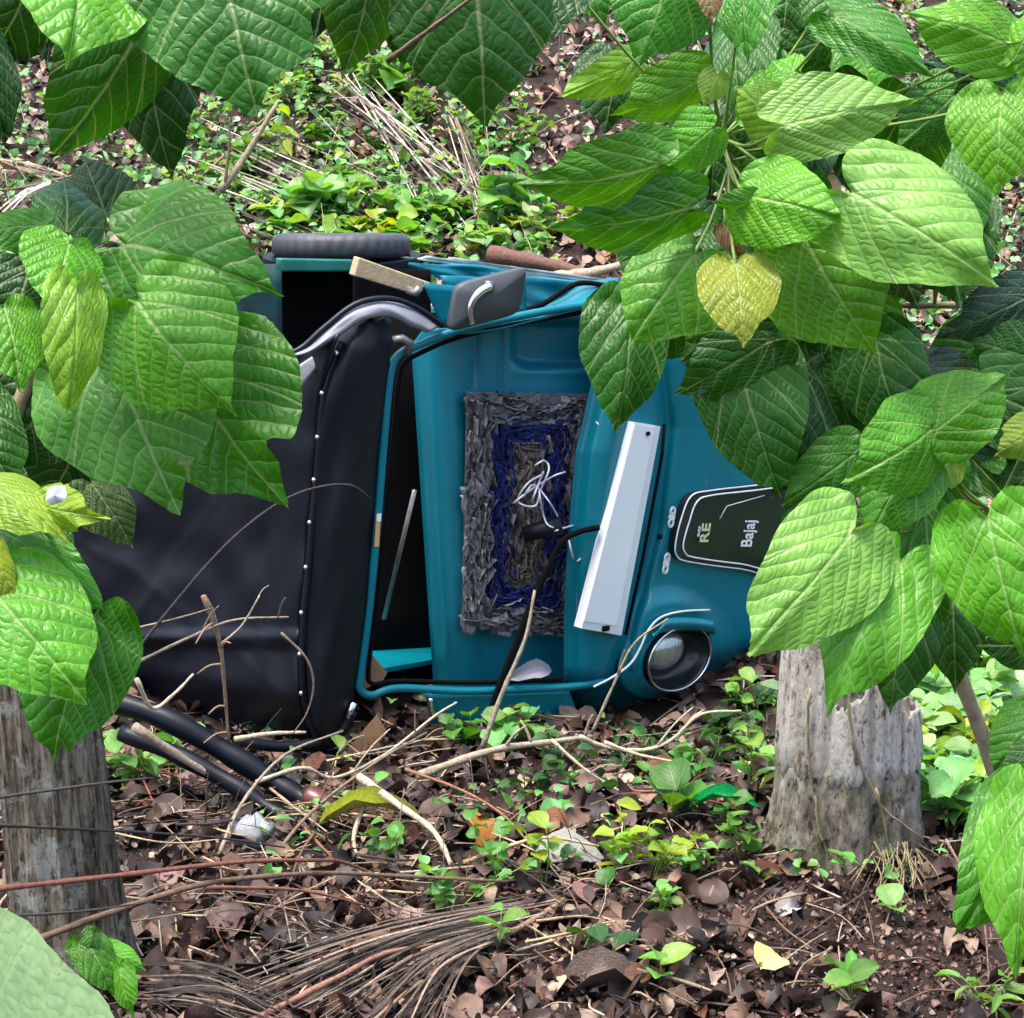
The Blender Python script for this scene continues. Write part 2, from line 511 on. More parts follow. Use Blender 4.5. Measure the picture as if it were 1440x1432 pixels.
# inner dashboard panel with the glove box recess
def dash(i, j):
    x = (578 + 32 * j) * (1 - i) + 842 * i
    y = (462 - 18 * sst(0.3, 1.0, i) + 20 * (1 - sst(0, .08, i))) * (1 - j) + (972 - 6 * i) * j
    off = -0.16 - 0.10 * (1 - sst(0, 0.10, i)) + 0.03 * sst(0.05, 0.16, i) * (1 - sst(0.2, 0.34, i)) - 0.03 * sst(0.8, 1.0, j)
    off -= 0.012 * math.exp(-((x - 668) / 6.0) ** 2) * (1 - sst(0.1, 0.2, j)) + 0.010 * math.exp(-((x - 703) / 4.0) ** 2) * (1 - sst(0.15, 0.25, j))
    w = sst(715, 726, x) * sst(448, 458, y) * (1 - sst(508, 522, y + 0.0009 * (x - 790) ** 2 * 0 + 10 * (1 - sst(715, 745, x))))
    off -= 0.075 * w
    off += 0.006 * math.exp(-((y - 524) / 5.0) ** 2) * sst(712, 730, x)
    return wsc(x, y, off)
grid(dash, 110, 120, 'dashboard', M['teal_in'], 0.008)
# near-black sheet behind it, imitating the shade inside the cab
grid(lambda i, j: wsc(520 + 340 * i, 440 + 560 * j, -0.46), 4, 4, 'cab_shade_sheet', M['dark'], 0.01)
# windscreen frame
path = cat([(862, 424), (800, 432), (720, 447), (640, 466), (585, 487), (560, 500), (549, 528), (540, 620), (532, 720), (520, 850), (508, 945), (506, 968), (522, 978), (560, 968), (660, 972), (800, 966), (850, 958)], 6)
m = MB()
m.tube([wsc(p[0], p[1], 0.012) for p in path], 0.013, 8)
fr = vb(m, 'windscreen_frame', M['teal'])
fp2 = cat([(852, 434), (720, 457), (640, 476), (590, 497), (570, 510), (561, 536), (551, 640), (541, 740), (528, 860), (518, 940), (524, 962), (560, 958), (660, 960), (790, 956)], 6)
m = MB()
A_ = [wsc(p[0], p[1], -0.002) for p in fp2]
m.tube(A_, 0.008, 6)
sp(m, 'rubber_seal', M['dark'], fr)
m = MB(); m.box(wsc(531, 746, 0.028), Cv * 0.05, -Uv * 0.008, WN * 0.0015)
sp(m, 'sticker', M['sticker'], fr, smooth=False)
m = MB(); m.box(wsc(533, 728, 0.0305), Cv * 0.012, -Uv * 0.0078, WN * 0.001)
sp(m, 'sticker', M['white'], fr, smooth=False)

# hood: front band between the frame and the studded seam, then the roof
stud = [(445, 486), (480, 474), (520, 459), (560, 449), (620, 444), (660, 441), (740, 433), (800, 428), (860, 422), (930, 419), (980, 422), (1020, 432), (1058, 452)]
edge = [(448, 552), (500, 549), (560, 544), (640, 536), (720, 529), (850, 516), (945, 503), (985, 498), (1020, 488), (1058, 470)]
def band(i, j):
    y = 448 + 606 * j
    xl, xr = interp(stud, y), interp(edge, y)
    x = xl * (1 - i) + xr * i
    off = 0.015 + 0.045 * math.sin(math.pi * min(1, i * 1.02)) ** 0.8 - 0.03 * (1 - i) * 0 + 0.012 * nz(i * 3, j * 5, 2) - 0.02 * sst(0.93, 1, j)
    off -= 0.05 * (1 - sst(0, 0.07, j)) * (1 - i * 0.5)
    off += 0.010 * math.sin(i * 9 + j * 5) * sst(0.0, 0.25, j) * 0.5
    y2 = y + 8 * nz(i * 4, 7.7) * (1 - sst(0, 0.05, j))
    return wsc(x, y2, off)
hood = grid(band, 30, 70, 'hood_front_band', M['vinyl'], 0.004)
def roof(i, j):
    # i: 0 at the seam, 1 far left; j: top to bottom
    yr = 470 + 586 * j
    xr = interp(stud, yr)
    xl, yl = 40, 560 + 400 * j
    x = xr * (1 - i) + xl * i
    y = yr * (1 - i) + yl * i + 26 * sst(0, 0.25, i) * (1 - j) ** 3
    sag = -0.05 * math.sin(math.pi * min(1, i * 1.6)) * math.sin(math.pi * j) + 0.018 * nz(i * 5, j * 4, 4) + 0.010 * nz(i * 11, j * 9, 5)
    sag += 0.02 * math.exp(-((y - 897) / 7.0) ** 2)
    sag += -0.10 * sst(0.86, 1.0, j)
    for ca, cb, cc in ((1.0, 0.55, 0.42), (0.8, -0.6, 0.05), (1.0, 0.15, 0.25), (0.5, 1.0, 0.9)):
        sag += 0.0045 * math.exp(-abs(ca * i + cb * j - cc + 0.03 * nz(i * 6, j * 6, cc)) / 0.018)
    return rof(x, y, sag)
grid(roof, 70, 70, 'hood_roof', M['vinyl'], 0.004)
m = MB()
sm = [p for p in cat([(x, y) for y, x in stud[1:]], 4)]
m.tube([wsc(p[0] + 6, p[1], 0.026) for p in sm], 0.010, 6)
seam = vb(m, 'hood_seam', M['vinyl'])
for y in (497, 553, 615, 675, 735, 798, 862, 920, 975):
    x = interp(stud, y) + 2 + (4 if y < 520 else 0)
    p = wsc(x, y, 0.037)
    vs = []; fs = []
    for r_, h in ((0.0085, 0), (0.0075, 0.004), (0.004, 0.007)):
        for k in range(8):
            a = k * math.pi / 4
            vs.append(p + Cv * (r_ * math.cos(a)) + Uv * (r_ * math.sin(a)) + WN * h)
    for r_ in range(2):
        for k in range(8):
            fs.append((r_ * 8 + k, r_ * 8 + (k + 1) % 8, r_ * 8 + 8 + (k + 1) % 8, r_ * 8 + 8 + k))
    fs.append(tuple(range(16, 24)))
    m = MB(); m.add(vs, fs)
    sp(m, 'stud', M['chrome'], seam)
# torn hood flap curling over the open side
flap_o = cat([(368, 512), (420, 492), (455, 462), (500, 428), (545, 420), (585, 432), (622, 458)], 5)
flap_i = cat([(380, 500), (432, 498), (470, 478), (510, 452), (548, 446), (582, 462), (600, 468)], 5)
def flap(i, j):
    k = i * (len(flap_o) - 1); a = int(min(k, len(flap_o) - 2)); t = k - a
    po = flap_o[a] * (1 - t) + flap_o[a + 1] * t
    pi_ = flap_i[a] * (1 - t) + flap_i[a + 1] * t
    p = po * (1 - j) + pi_ * j
    return wsc(p[0], p[1], 0.02 + 0.07 * math.sin(math.pi * (0.25 + 0.6 * j)) - 0.16 * (1 - j) * 0.4 + 0.01 * nz(i * 6, j * 3))
grid(flap, 40, 10, 'torn_hood_flap', M['lining'], 0.004)
m = MB()
m.tube([wsc(p[0], p[1], 0.035) for p in flap_o], 0.009, 6)
vb(m, 'flap_piping', M['vinyl'])
grid(lambda i, j: wsc((398 + 70 * i) + 18 * j * (1 - i), (528 - 46 * i) + j * (26 - 20 * i), -0.02 + 0.02 * j), 10, 5, 'pale_grey_strip', M['lining'], 0.003)  # pale grey strip filling the triangle under the flap
# hood bow end at the corner
m = MB()
m.tube([wsc(552, 478, 0.05), wsc(566, 476, 0.055), wsc(577, 482, 0.05), wsc(572, 496, 0.03)], 0.012, 7)
vb(m, 'frame_latch', M['dullmetal'])

# front apron (cowl, plate recess, nose)
def apron(i, j):
    xl = 822 - 28 * sst(0.0, 0.8, j)
    if j < 0.35: xl += 30 * (1 - j / 0.35)
    x = xl + (1190 - xl) * i
    ytop = 432 + 40 * i
    ybot = 1012 - 60 * sst(0.15, 0.8, i)
    y = ytop * (1 - j) + ybot * j
    s = (x - xl)
    off = -0.05 * (1 - sst(0, 26, s)) + 0.035 * sst(10, 50, s)
    gx = interp([(480, 925), (600, 938), (740, 921), (900, 882), (1010, 850)], y)
    off -= 0.035 * math.exp(-((x - gx) / 11.0) ** 2)
    off += 0.018 * sst(gx + 8, gx + 60, x)
    off -= 0.13 * sst(1060, 1190, x) ** 1.5
    off -= 0.16 * sst(0.86, 1.0, j) ** 1.5 + 0.14 * (1 - sst(0, 0.12, j)) ** 1.5
    # swell of the headlamp housing
    hx, hy = (x - 950) / 72.0, (y - 915) / 75.0
    off += 0.025 * (1 - sst(0.85, 1.25, math.hypot(hx - 0.1 * hy, hy)))
    q_ = apr(x, y, 0.085) - HLC
    g11, g12, g22 = HEX.dot(HEX), HEX.dot(HEY), HEY.dot(HEY); r1, r2 = q_.dot(HEX), q_.dot(HEY); dt = g11 * g22 - g12 * g12
    ee = math.hypot((r1 * g22 - r2 * g12) / dt, (g11 * r2 - g12 * r1) / dt)
    off -= 0.16 * (1 - sst(0.96, 1.1, ee))
    return apr(x, y, off)
HLC = apr(952, 925, 0.085)
HEX = apr(989, 936, 0.085) - HLC
HEY = apr(974, 881, 0.085) - HLC
ap = grid(apron, 170, 170, 'front_apron', M['teal'], 0.006)
# number plate (blank white, framed)
def plate_box(corners, off, th, name, mat, parent):
    q = [apr(x, y, off) for x, y in corners]
    b_ = [p - AN * th for p in q]
    m = MB(); m.add(q + b_, [(0, 1, 2, 3), (7, 6, 5, 4), (0, 4, 5, 1), (1, 5, 6, 2), (2, 6, 7, 3), (3, 7, 4, 0)])
    return sp(m, name, mat, parent, smooth=False) if parent is not rick else vb(m, name, mat, smooth=False)
pl = plate_box([(892, 594), (929, 600), (874, 894), (818, 884)], 0.062, 0.035, 'number_plate', M['whitetrim'], rick)
plate_box([(893, 597), (921, 601), (867, 880), (821, 874)], 0.0645, 0.002, 'plate_face', M['white'], pl)
m = MB(); m.box(apr(852, 884, 0.066), Cv * 0.008, -Uv * 0.014, AN * 0.004); sp(m, 'bolt', M['dark'], pl)
m = MB(); m.box(apr(911, 610, 0.066), Cv * 0.006, -Uv * 0.007, AN * 0.004); sp(m, 'bolt', M['dark'], pl)
m = MB(); m.tube([apr(x, y, 0.050) for x, y in ((934, 596), (931, 640), (905, 780), (880, 893))], 0.006, 6); sp(m, 'groove_line', M['dark'], pl)  # near-black tube laid along the groove right of the plate

# black badge panel with trim, RE and Bajaj lettering
def ring_panel(pts, off, name, mat, parent, n=6, fill=True, r=0.004):
    q = [apr(p[0], p[1], off) for p in cat(pts + [pts[0]], n)[:-1]]
    m = MB()
    if fill:
        k = len(q); c = sum(q, Vector()) / k
        m.add(q + [p - AN * 0.03 for p in q] + [c + AN * 0.003], [(2 * k, i, (i + 1) % k) for i in range(k)] + [(i, k + i, k + (i + 1) % k, (i + 1) % k) for i in range(k)])
    else:
        m.tube(q + [q[0], q[1]], r, 6, cap=False)
    return sp(m, name, mat, parent, smooth=not fill) if parent is not rick else vb(m, name, mat, smooth=not fill)
outer = [(1115, 676), (1060, 683), (1000, 690), (972, 698), (958, 730), (950, 765), (952, 782), (968, 790), (1040, 800), (1120, 806)]
inner = [(1112, 683), (1060, 690), (1000, 697), (980, 706), (969, 735), (961, 765), (964, 778), (976, 784), (1040, 793), (1115, 798)]
bp = ring_panel(outer, 0.072, 'badge_panel', M['blackpanel'], rick)
ring_panel(outer, 0.073, 'trim', M['whitetrim'], bp, fill=False, r=0.0028)
ring_panel(inner, 0.077, 'trim', M['whitetrim'], bp, fill=False, r=0.0030)
m = MB(); m.tube([apr(1075, 697, 0.08), apr(1022, 712, 0.08), apr(1012, 730, 0.08)], 0.0016, 5); sp(m, 'scratch_line', M['whitetrim'], bp)
def text(body, px, py, off, size, mat, parent, name, extrude=0.0012, shear=0.0, bold=0.0, xs=1.0, outline=False):
    cu = bpy.data.curves.new(name, 'FONT'); cu.body = body; cu.size = size; cu.extrude = extrude; cu.shear = shear
    cu.offset = bold; cu.align_x = 'LEFT'
    if outline: cu.fill_mode = 'NONE'; cu.bevel_depth = 0.0022; cu.extrude = 0
    tmp = bpy.data.objects.new(name, cu); COL.objects.link(tmp)
    me = bpy.data.meshes.new_from_object(tmp.evaluated_get(bpy.context.evaluated_depsgraph_get()))
    bpy.data.objects.remove(tmp)
    me.materials.clear(); me.materials.append(mat); me.name = name
    o = bpy.data.objects.new(name, me); COL.objects.link(o)
    p = apr(px, py, off)
    tx = (Cv + (-Uv) * 0.10).normalized(); ty = AN.cross(tx).normalized()
    mt = Matrix.Identity(4)
    for r in range(3):
        mt[r][0] = tx[r] * xs; mt[r][1] = ty[r]; mt[r][2] = AN[r]; mt[r][3] = p[r]
    o.parent = parent
    o.matrix_parent_inverse = Matrix.Identity(4)
    o.matrix_basis = mt
    return o
text('RE', 995, 764, 0.079, 0.062, M['gold'], bp, 'lettering', bold=0.001, xs=1.0)
text('auto', 983, 755, 0.079, 0.020, M['whitetrim'], bp, 'lettering', bold=0.0006)
text('Bajaj', 1056, 770, 0.079, 0.084, M['white'], bp, 'lettering', bold=0.0012, xs=0.62)
text('CSD', 938, 807, 0.060, 0.036, M['whitetrim'], ap, 'emblem_lettering', bold=0.001, outline=True)
text('CSD', 946, 742, 0.060, 0.036, M['whitetrim'], ap, 'emblem_lettering', bold=0.001, outline=True)
m = MB(); m.box(apr(928, 755, 0.058), Cv * 0.008, -Uv * 0.008, AN * 0.004); sp(m, 'bolt', M['dark'], ap)

# headlamp on the lower side
hl_c, ex, ey = HLC, HEX, HEY
def disc(c, r, h, name, mat, part, steps=((1.0, 0.0),), n=28):
    pass
m = MB(); vs = []; fs = []
prof = [(1.0, 0.008), (0.985, 0.008), (0.97, 0.002), (0.93, -0.02), (0.84, -0.05), (0.70, -0.06)]
n = 32
for r_, h in prof:
    for k in range(n):
        a = 2 * math.pi * k / n
        vs.append(hl_c + ex * (r_ * math.cos(a)) + ey * (r_ * math.sin(a)) + AN * h)
for q in range(len(prof) - 1):
    for k in range(n):
        fs.append((q * n + k, q * n + (k + 1) % n, (q + 1) * n + (k + 1) % n, (q + 1) * n + k))
fs.append(tuple((len(prof) - 1) * n + k for k in range(n)))
m.add(vs, fs)
hl = vb(m, 'headlight', M['blackpanel'])
m = MB()
m.tube([hl_c + ex * math.cos(2 * math.pi * k / 40) + ey * math.sin(2 * math.pi * k / 40) + AN * 0.014 for k in range(42)], 0.0042, 6, cap=False)
sp(m, 'chrome_rim', M['chrome'], hl)
def dome(c, ax, ay, nrm, h, mat, name, parent, n=24, rings=6):
    vs = [c + nrm * h]; fs = []
    for r_ in range(1, rings + 1):
        t = r_ / rings
        for k in range(n):
            a = 2 * math.pi * k / n
            vs.append(c + ax * (t * math.cos(a)) + ay * (t * math.sin(a)) + nrm * (h * math.sqrt(max(0, 1 - t * t))))
    for k in range(n): fs.append((0, 1 + k, 1 + (k + 1) % n))
    for r_ in range(rings - 1):
        for k in range(n):
            fs.append((1 + r_ * n + k, 1 + (r_ + 1) * n + k, 1 + (r_ + 1) * n + (k + 1) % n, 1 + r_ * n + (k + 1) % n))
    m = MB(); m.add(vs, fs)
    return sp(m, name, mat, parent)
def lensmat():
    m, nt, b = newmat('lamp_lens')
    w = nt.nodes.new('ShaderNodeTexWave'); w.inputs['Scale'].default_value = 60; w.inputs['Distortion'].default_value = 1.5
    nt.links.new(coord(nt), w.inputs[0])
    b.inputs['Base Color'].default_value = (0.55, 0.56, 0.55, 1); b.inputs['Metallic'].default_value = 0.7
    b.inputs['Roughness'].default_value = 0.12; b.inputs['Coat Weight'].default_value = 1.0
    bump(nt, b, w.outputs[1], 0.35, 0.004)
    return m
M['lens'] = lensmat()
dome(hl_c - ex * 0.24 + ey * 0.10 - AN * 0.045, ex * 0.62, ey * 0.66, AN, 0.05, M['lens'], 'lens', hl)
# white trim arc and upper lip of the lamp housing
m = MB()
arc = cat([(998, 858), (960, 860), (930, 868), (912, 886), (900, 912), (886, 934), (862, 952), (835, 966)], 6)
m.tube([apr(p[0], p[1], 0.088 - 0.02 * k / len(arc)) for k, p in enumerate(arc)], 0.0040, 6)
vb(m, 'lamp_trim', M['whitetrim'])
def lip(i, j):
    x = 918 + 88 * i; y = 864 + (4 + 20 * j) + 22 * (1 - sst(0, 0.22, i)) * (1 - j)
    return apr(x, y + 20 * (i - 0.5) ** 2, 0.085 + 0.03 * math.sin(math.pi * (0.15 + 0.75 * j)))
grid(lip, 20, 8, 'lamp_housing_lip', M['teal'], 0.006)
def hsg(i, j):
    a = math.pi * (0.15 + 1.55 * i); r_ = 1.03 + 0.42 * j
    p = hl_c + ex * (r_ * math.cos(a)) * 0.95 + ey * (r_ * math.sin(a)) + AN * (-0.012 - 0.055 * j)
    return p
grid(hsg, 40, 6, 'lamp_housing', M['teal'], 0.006)

# side of the cab (now the top): ledges, ridge to the apron
SN = Cv
S0 = wsc(640, 462, 0.0)
def sidepoly(px, h, name, mat, th=0.01, dent=0.0, nu=24, nv=8):
    (x0, y0), (x1, y1), (x2, y2), (x3, y3) = px
    def fn(i, j):
        xa, ya = x0 + (x1 - x0) * i, y0 + (y1 - y0) * i
        xb, yb = x3 + (x2 - x3) * i, y3 + (y2 - y3) * i
        x, y = xa + (xb - xa) * j, ya + (yb - ya) * j
        p = hit(x, y, S0 + SN * h, SN)
        return p + SN * dent * nz(i * 5, j * 3, h)
    return grid(fn, nu, nv, name, mat, th)
# face plates seen edge-on: built in planes parallel to the windscreen
def face(px, off, name, mat, th=0.012, nu=14, nv=6, wob=0.0, parent=rick):
    (x0, y0), (x1, y1), (x2, y2), (x3, y3) = px
    def fn(i, j):
        xa, ya = x0 + (x1 - x0) * i, y0 + (y1 - y0) * i
        xb, yb = x3 + (x2 - x3) * i, y3 + (y2 - y3) * i
        x, y = xa + (xb - xa) * j, ya + (yb - ya) * j
        return wsc(x, y, off + wob * nz(i * 4, j * 3, off))
    return grid(fn, nu, nv, name, mat, th, parent)
face([(596, 398), (655, 404), (650, 458), (622, 458)], -0.10, 'door_pillar', M['teal'])
face([(560, 368), (720, 380), (700, 400), (620, 392)], -0.75, 'side_panel', M['teal'], wob=0.02)
face([(690, 384), (850, 402), (850, 440), (735, 438)], -0.42, 'side_panel', M['teal'], wob=0.03)
face([(620, 388), (740, 394), (740, 440), (640, 446)], -0.30, 'side_panel', M['teal'], wob=0.01)
face([(560, 362), (640, 364), (850, 392), (850, 404)], -0.80, 'side_ledge', M['ledge_toplight'], wob=0.004)
def ridge(i, j):
    x = 640 + 230 * i
    y = 462 - 44 * sst(0, 1, i) * 0.9 - (26 + 6 * i) * sst(0.35, 0.9, i) * (1 - j) + 5 * nz(i * 7, 3.0) * (1 - j)
    return wsc(x, y + 6 * j, 0.012 - 0.24 * (1 - j))
grid(ridge, 40, 8, 'bent_corner_panel', M['teal'], 0.006)
m = MB()
m.tube([wsc(p[0], p[1], -0.16) for p in cat([(742, 436), (770, 424), (800, 404), (822, 398), (856, 402)], 5)], 0.009, 6)
vb(m, 'split_rubber_strip', M['dark'])
# passenger opening: green jamb, top rail, near-black rear sheet imitating the interior shade
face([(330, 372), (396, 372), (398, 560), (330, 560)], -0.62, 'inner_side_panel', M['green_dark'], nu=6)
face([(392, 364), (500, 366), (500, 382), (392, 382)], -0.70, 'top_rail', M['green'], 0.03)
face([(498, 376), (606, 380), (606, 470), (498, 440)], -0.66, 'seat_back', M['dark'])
face([(386, 370), (600, 374), (600, 560), (386, 560)], -1.05, 'rear_shade_sheet', M['dark'])
# closed body shell behind (floor side, ground side, rear)
def pan(c, a, b, name, mat):
    m = MB(); m.box(c, a, b, a.cross(b).normalized() * 0.008); vb(m, name, mat, smooth=False)
base = WO - Fv * 0.95
pan(base - Uv * 1.16 - Fv * 0.12, Fv * 0.95, Cv * 0.52, 'floor_panel', M['teal'])
pan(base - Cv * 0.53 - Uv * 0.55, Fv * 0.75, Uv * 0.55, 'ground_side_panel', M['teal'])
pan(WO - Fv * 1.86 - Uv * 0.60 - Cv * 0.12, Uv * 0.50, Cv * 0.40, 'rear_panel', M['teal'])

# mirror with chrome arm
mc = wsc(686, 421, 0.10)
mx_, my_ = (wsc(736, 408, 0.10) - mc), (wsc(692, 387, 0.10) - mc)
pts = []
for k in range(32):
    a = 2 * math.pi * k / 32
    ca, sa = math.cos(a), math.sin(a)
    e = 0.28
    pts.append(mc + mx_ * (math.copysign(abs(ca) ** e, ca)) + my_ * (math.copysign(abs(sa) ** e, sa)))
m = MB(); K = len(pts)
ring2 = [mc + (p - mc) * 0.96 + WN * 0.010 for p in pts]
m.add([p - WN * 0.02 for p in pts] + pts + ring2 + [mc + WN * 0.013], [(i, (i + 1) % K, K + (i + 1) % K, K + i) for i in range(K)] + [(K + i, K + (i + 1) % K, 2 * K + (i + 1) % K, 2 * K + i) for i in range(K)] + [(2 * K + i, 2 * K + (i + 1) % K, 3 * K) for i in range(K)] + [tuple(range(K - 1, -1, -1))])
mir = vb(m, 'wing_mirror', M['mirror'])
m = MB()
ap_ = cat([(690, 402), (676, 410), (664, 424), (661, 440), (664, 456)], 5)
m.tube([wsc(p[0], p[1], 0.125) for p in ap_], [0.014 - 0.006 * k / len(ap_) for k in range(len(ap_))], 8)
arm = sp(m, 'mirror_arm', M['chrome'], mir)
m = MB(); m.box(wsc(688, 403, 0.118), Cv * 0.016, Uv * 0.014, WN * 0.012); sp(m, 'mirror_clamp', M['dullmetal'], mir)

# rear wheel lying flat on top
wc = at(480, 346, 6.55)
def torus(c, ax, R, r, squash=1.0, n=144, k2=20):
    a1 = ax.orthogonal().normalized(); a2 = ax.cross(a1)
    vs = []; fs = []
    for i in range(n):
        a = 2 * math.pi * i / n
        d = a1 * math.cos(a) + a2 * math.sin(a)
        for j in range(k2):
            b = 2 * math.pi * j / k2
            cb, sb = math.cos(b), math.sin(b)
            tr_ = 0.0 if cb < 0.55 else (-0.004 if (i + (2 if sb > 0 else 0)) % 4 == 0 else 0.0) + (-0.004 if abs(sb) < 0.2 or .45 < abs(sb) < .6 else 0)
            vs.append(c + d * (R + tr_ + r * math.copysign(abs(cb) ** 0.7, cb)) + ax * (r * squash * math.copysign(abs(sb) ** 0.7, sb)))
    for i in range(n):
        for j in range(k2):
            fs.append((i * k2 + j, ((i + 1) % n) * k2 + j, ((i + 1) % n) * k2 + (j + 1) % k2, i * k2 + (j + 1) % k2))
    m = MB(); m.add(vs, fs); return m
WA = Vector((0, 0.11, 1)).normalized()
whl = vb(torus(wc, WA, 0.180, 0.060, 0.72), 'wheel', M['rubber'])
m = MB(); m.tube([wc - WA * 0.03, wc + WA * 0.034], 0.14, 24); sp(m, 'rim', M['dullmetal'], whl)
m = MB(); m.tube([wc - Zv * 0.16, wc - Zv * 0.02], 0.05, 12); sp(m, 'hub', M['dark'], whl)
m = MB()
m.add([wc + Vector((math.cos(a) * r_, math.sin(a) * r_, -0.052)) for r_ in (0.10, 0.27) for a in [2 * math.pi * k / 36 for k in range(36)]],
      [(k, (k + 1) % 36, 36 + (k + 1) % 36, 36 + k) for k in range(36)])
solid(vb(m, 'wheel_arch', M['vinyl'], smooth=False), 0.02)

# handlebar lever, dashboard clutter, wires
m = MB()
lv = cat([(842, 742), (815, 748), (790, 762), (775, 790), (752, 838), (728, 900), (705, 958), (690, 1000)], 6)
m.tube([wsc(p[0], p[1], 0.06 - 0.02 * k / len(lv)) for k, p in enumerate(lv)], [0.010 if k < len(lv) * 0.45 else 0.012 for k in range(len(lv))], 8)
vb(m, 'handlebar', M['dark'])
m = MB(); m.tube([wsc(736, 752, -0.05), wsc(790, 738, 0.0)], [0.026, 0.030], 12); vb(m, 'handlebar_grip', M['vinyl'])
m = MB(); pq = cat([(842, 548), (846, 566), (846, 600), (842, 650), (838, 700), (834, 730), (830, 742)], 3)
m.tube([wsc(p[0], p[1], -0.075) for p in pq], [0.045 * min(1.0, 0.35 + 0.3 * min(k, len(pq) - 1 - k)) for k in range(len(pq))], 12)
vb(m, 'instrument_pod', M['dark'])
wires = [[(752, 655), (765, 648), (772, 660), (760, 690), (752, 712), (728, 705), (742, 680), (762, 668)], [(722, 708), (745, 690), (778, 670), (795, 664)], [(735, 700), (750, 682), (768, 700), (782, 722), (790, 742)],
         [(758, 690), (762, 715), (770, 738), (788, 744)], [(800, 760), (806, 785), (813, 789), (820, 779)], [(776, 748), (796, 742), (822, 734)], [(838, 592), (846, 604)], [(748, 705), (756, 684), (764, 664)]]
for w in wires:
    m = MB(); m.tube([wsc(p[0], p[1], 0.0 + 0.02 * math.sin(k * 0.7)) for k, p in enumerate(cat(w, 5))], 0.0031, 6)
    vb(m, 'wire', M['wire'])
m = MB(); m.tube([wsc(p[0], p[1], 0.03) for p in cat([(605, 982), (608, 1000), (620, 1012), (640, 1013)], 5)], 0.0085, 8); vb(m, 'chrome_hook', M['chrome'])
# lower sill under the windscreen
face([(600, 976), (800, 970), (815, 1010), (610, 1018)], -0.03, 'lower_sill', M['teal'], 0.02)
m = MB(); m.tube([wsc(498, 988, 0.03), wsc(488, 1010, 0.03)], 0.012, 8); vb(m, 'catch', M['chrome'])
m = MB(); m.tube([wsc(p[0], p[1], 0.02) for p in cat([(330, 1042), (390, 1050), (440, 1046), (478, 1030), (496, 1000)], 5)], 0.018, 8); vb(m, 'hood_lower_hem', M['vinyl'])
m = MB(); m.tube([wsc(540, 870, -0.3), wsc(583, 690, -0.12)], 0.008, 6); vb(m, 'cab_strut', M['dullmetal'])

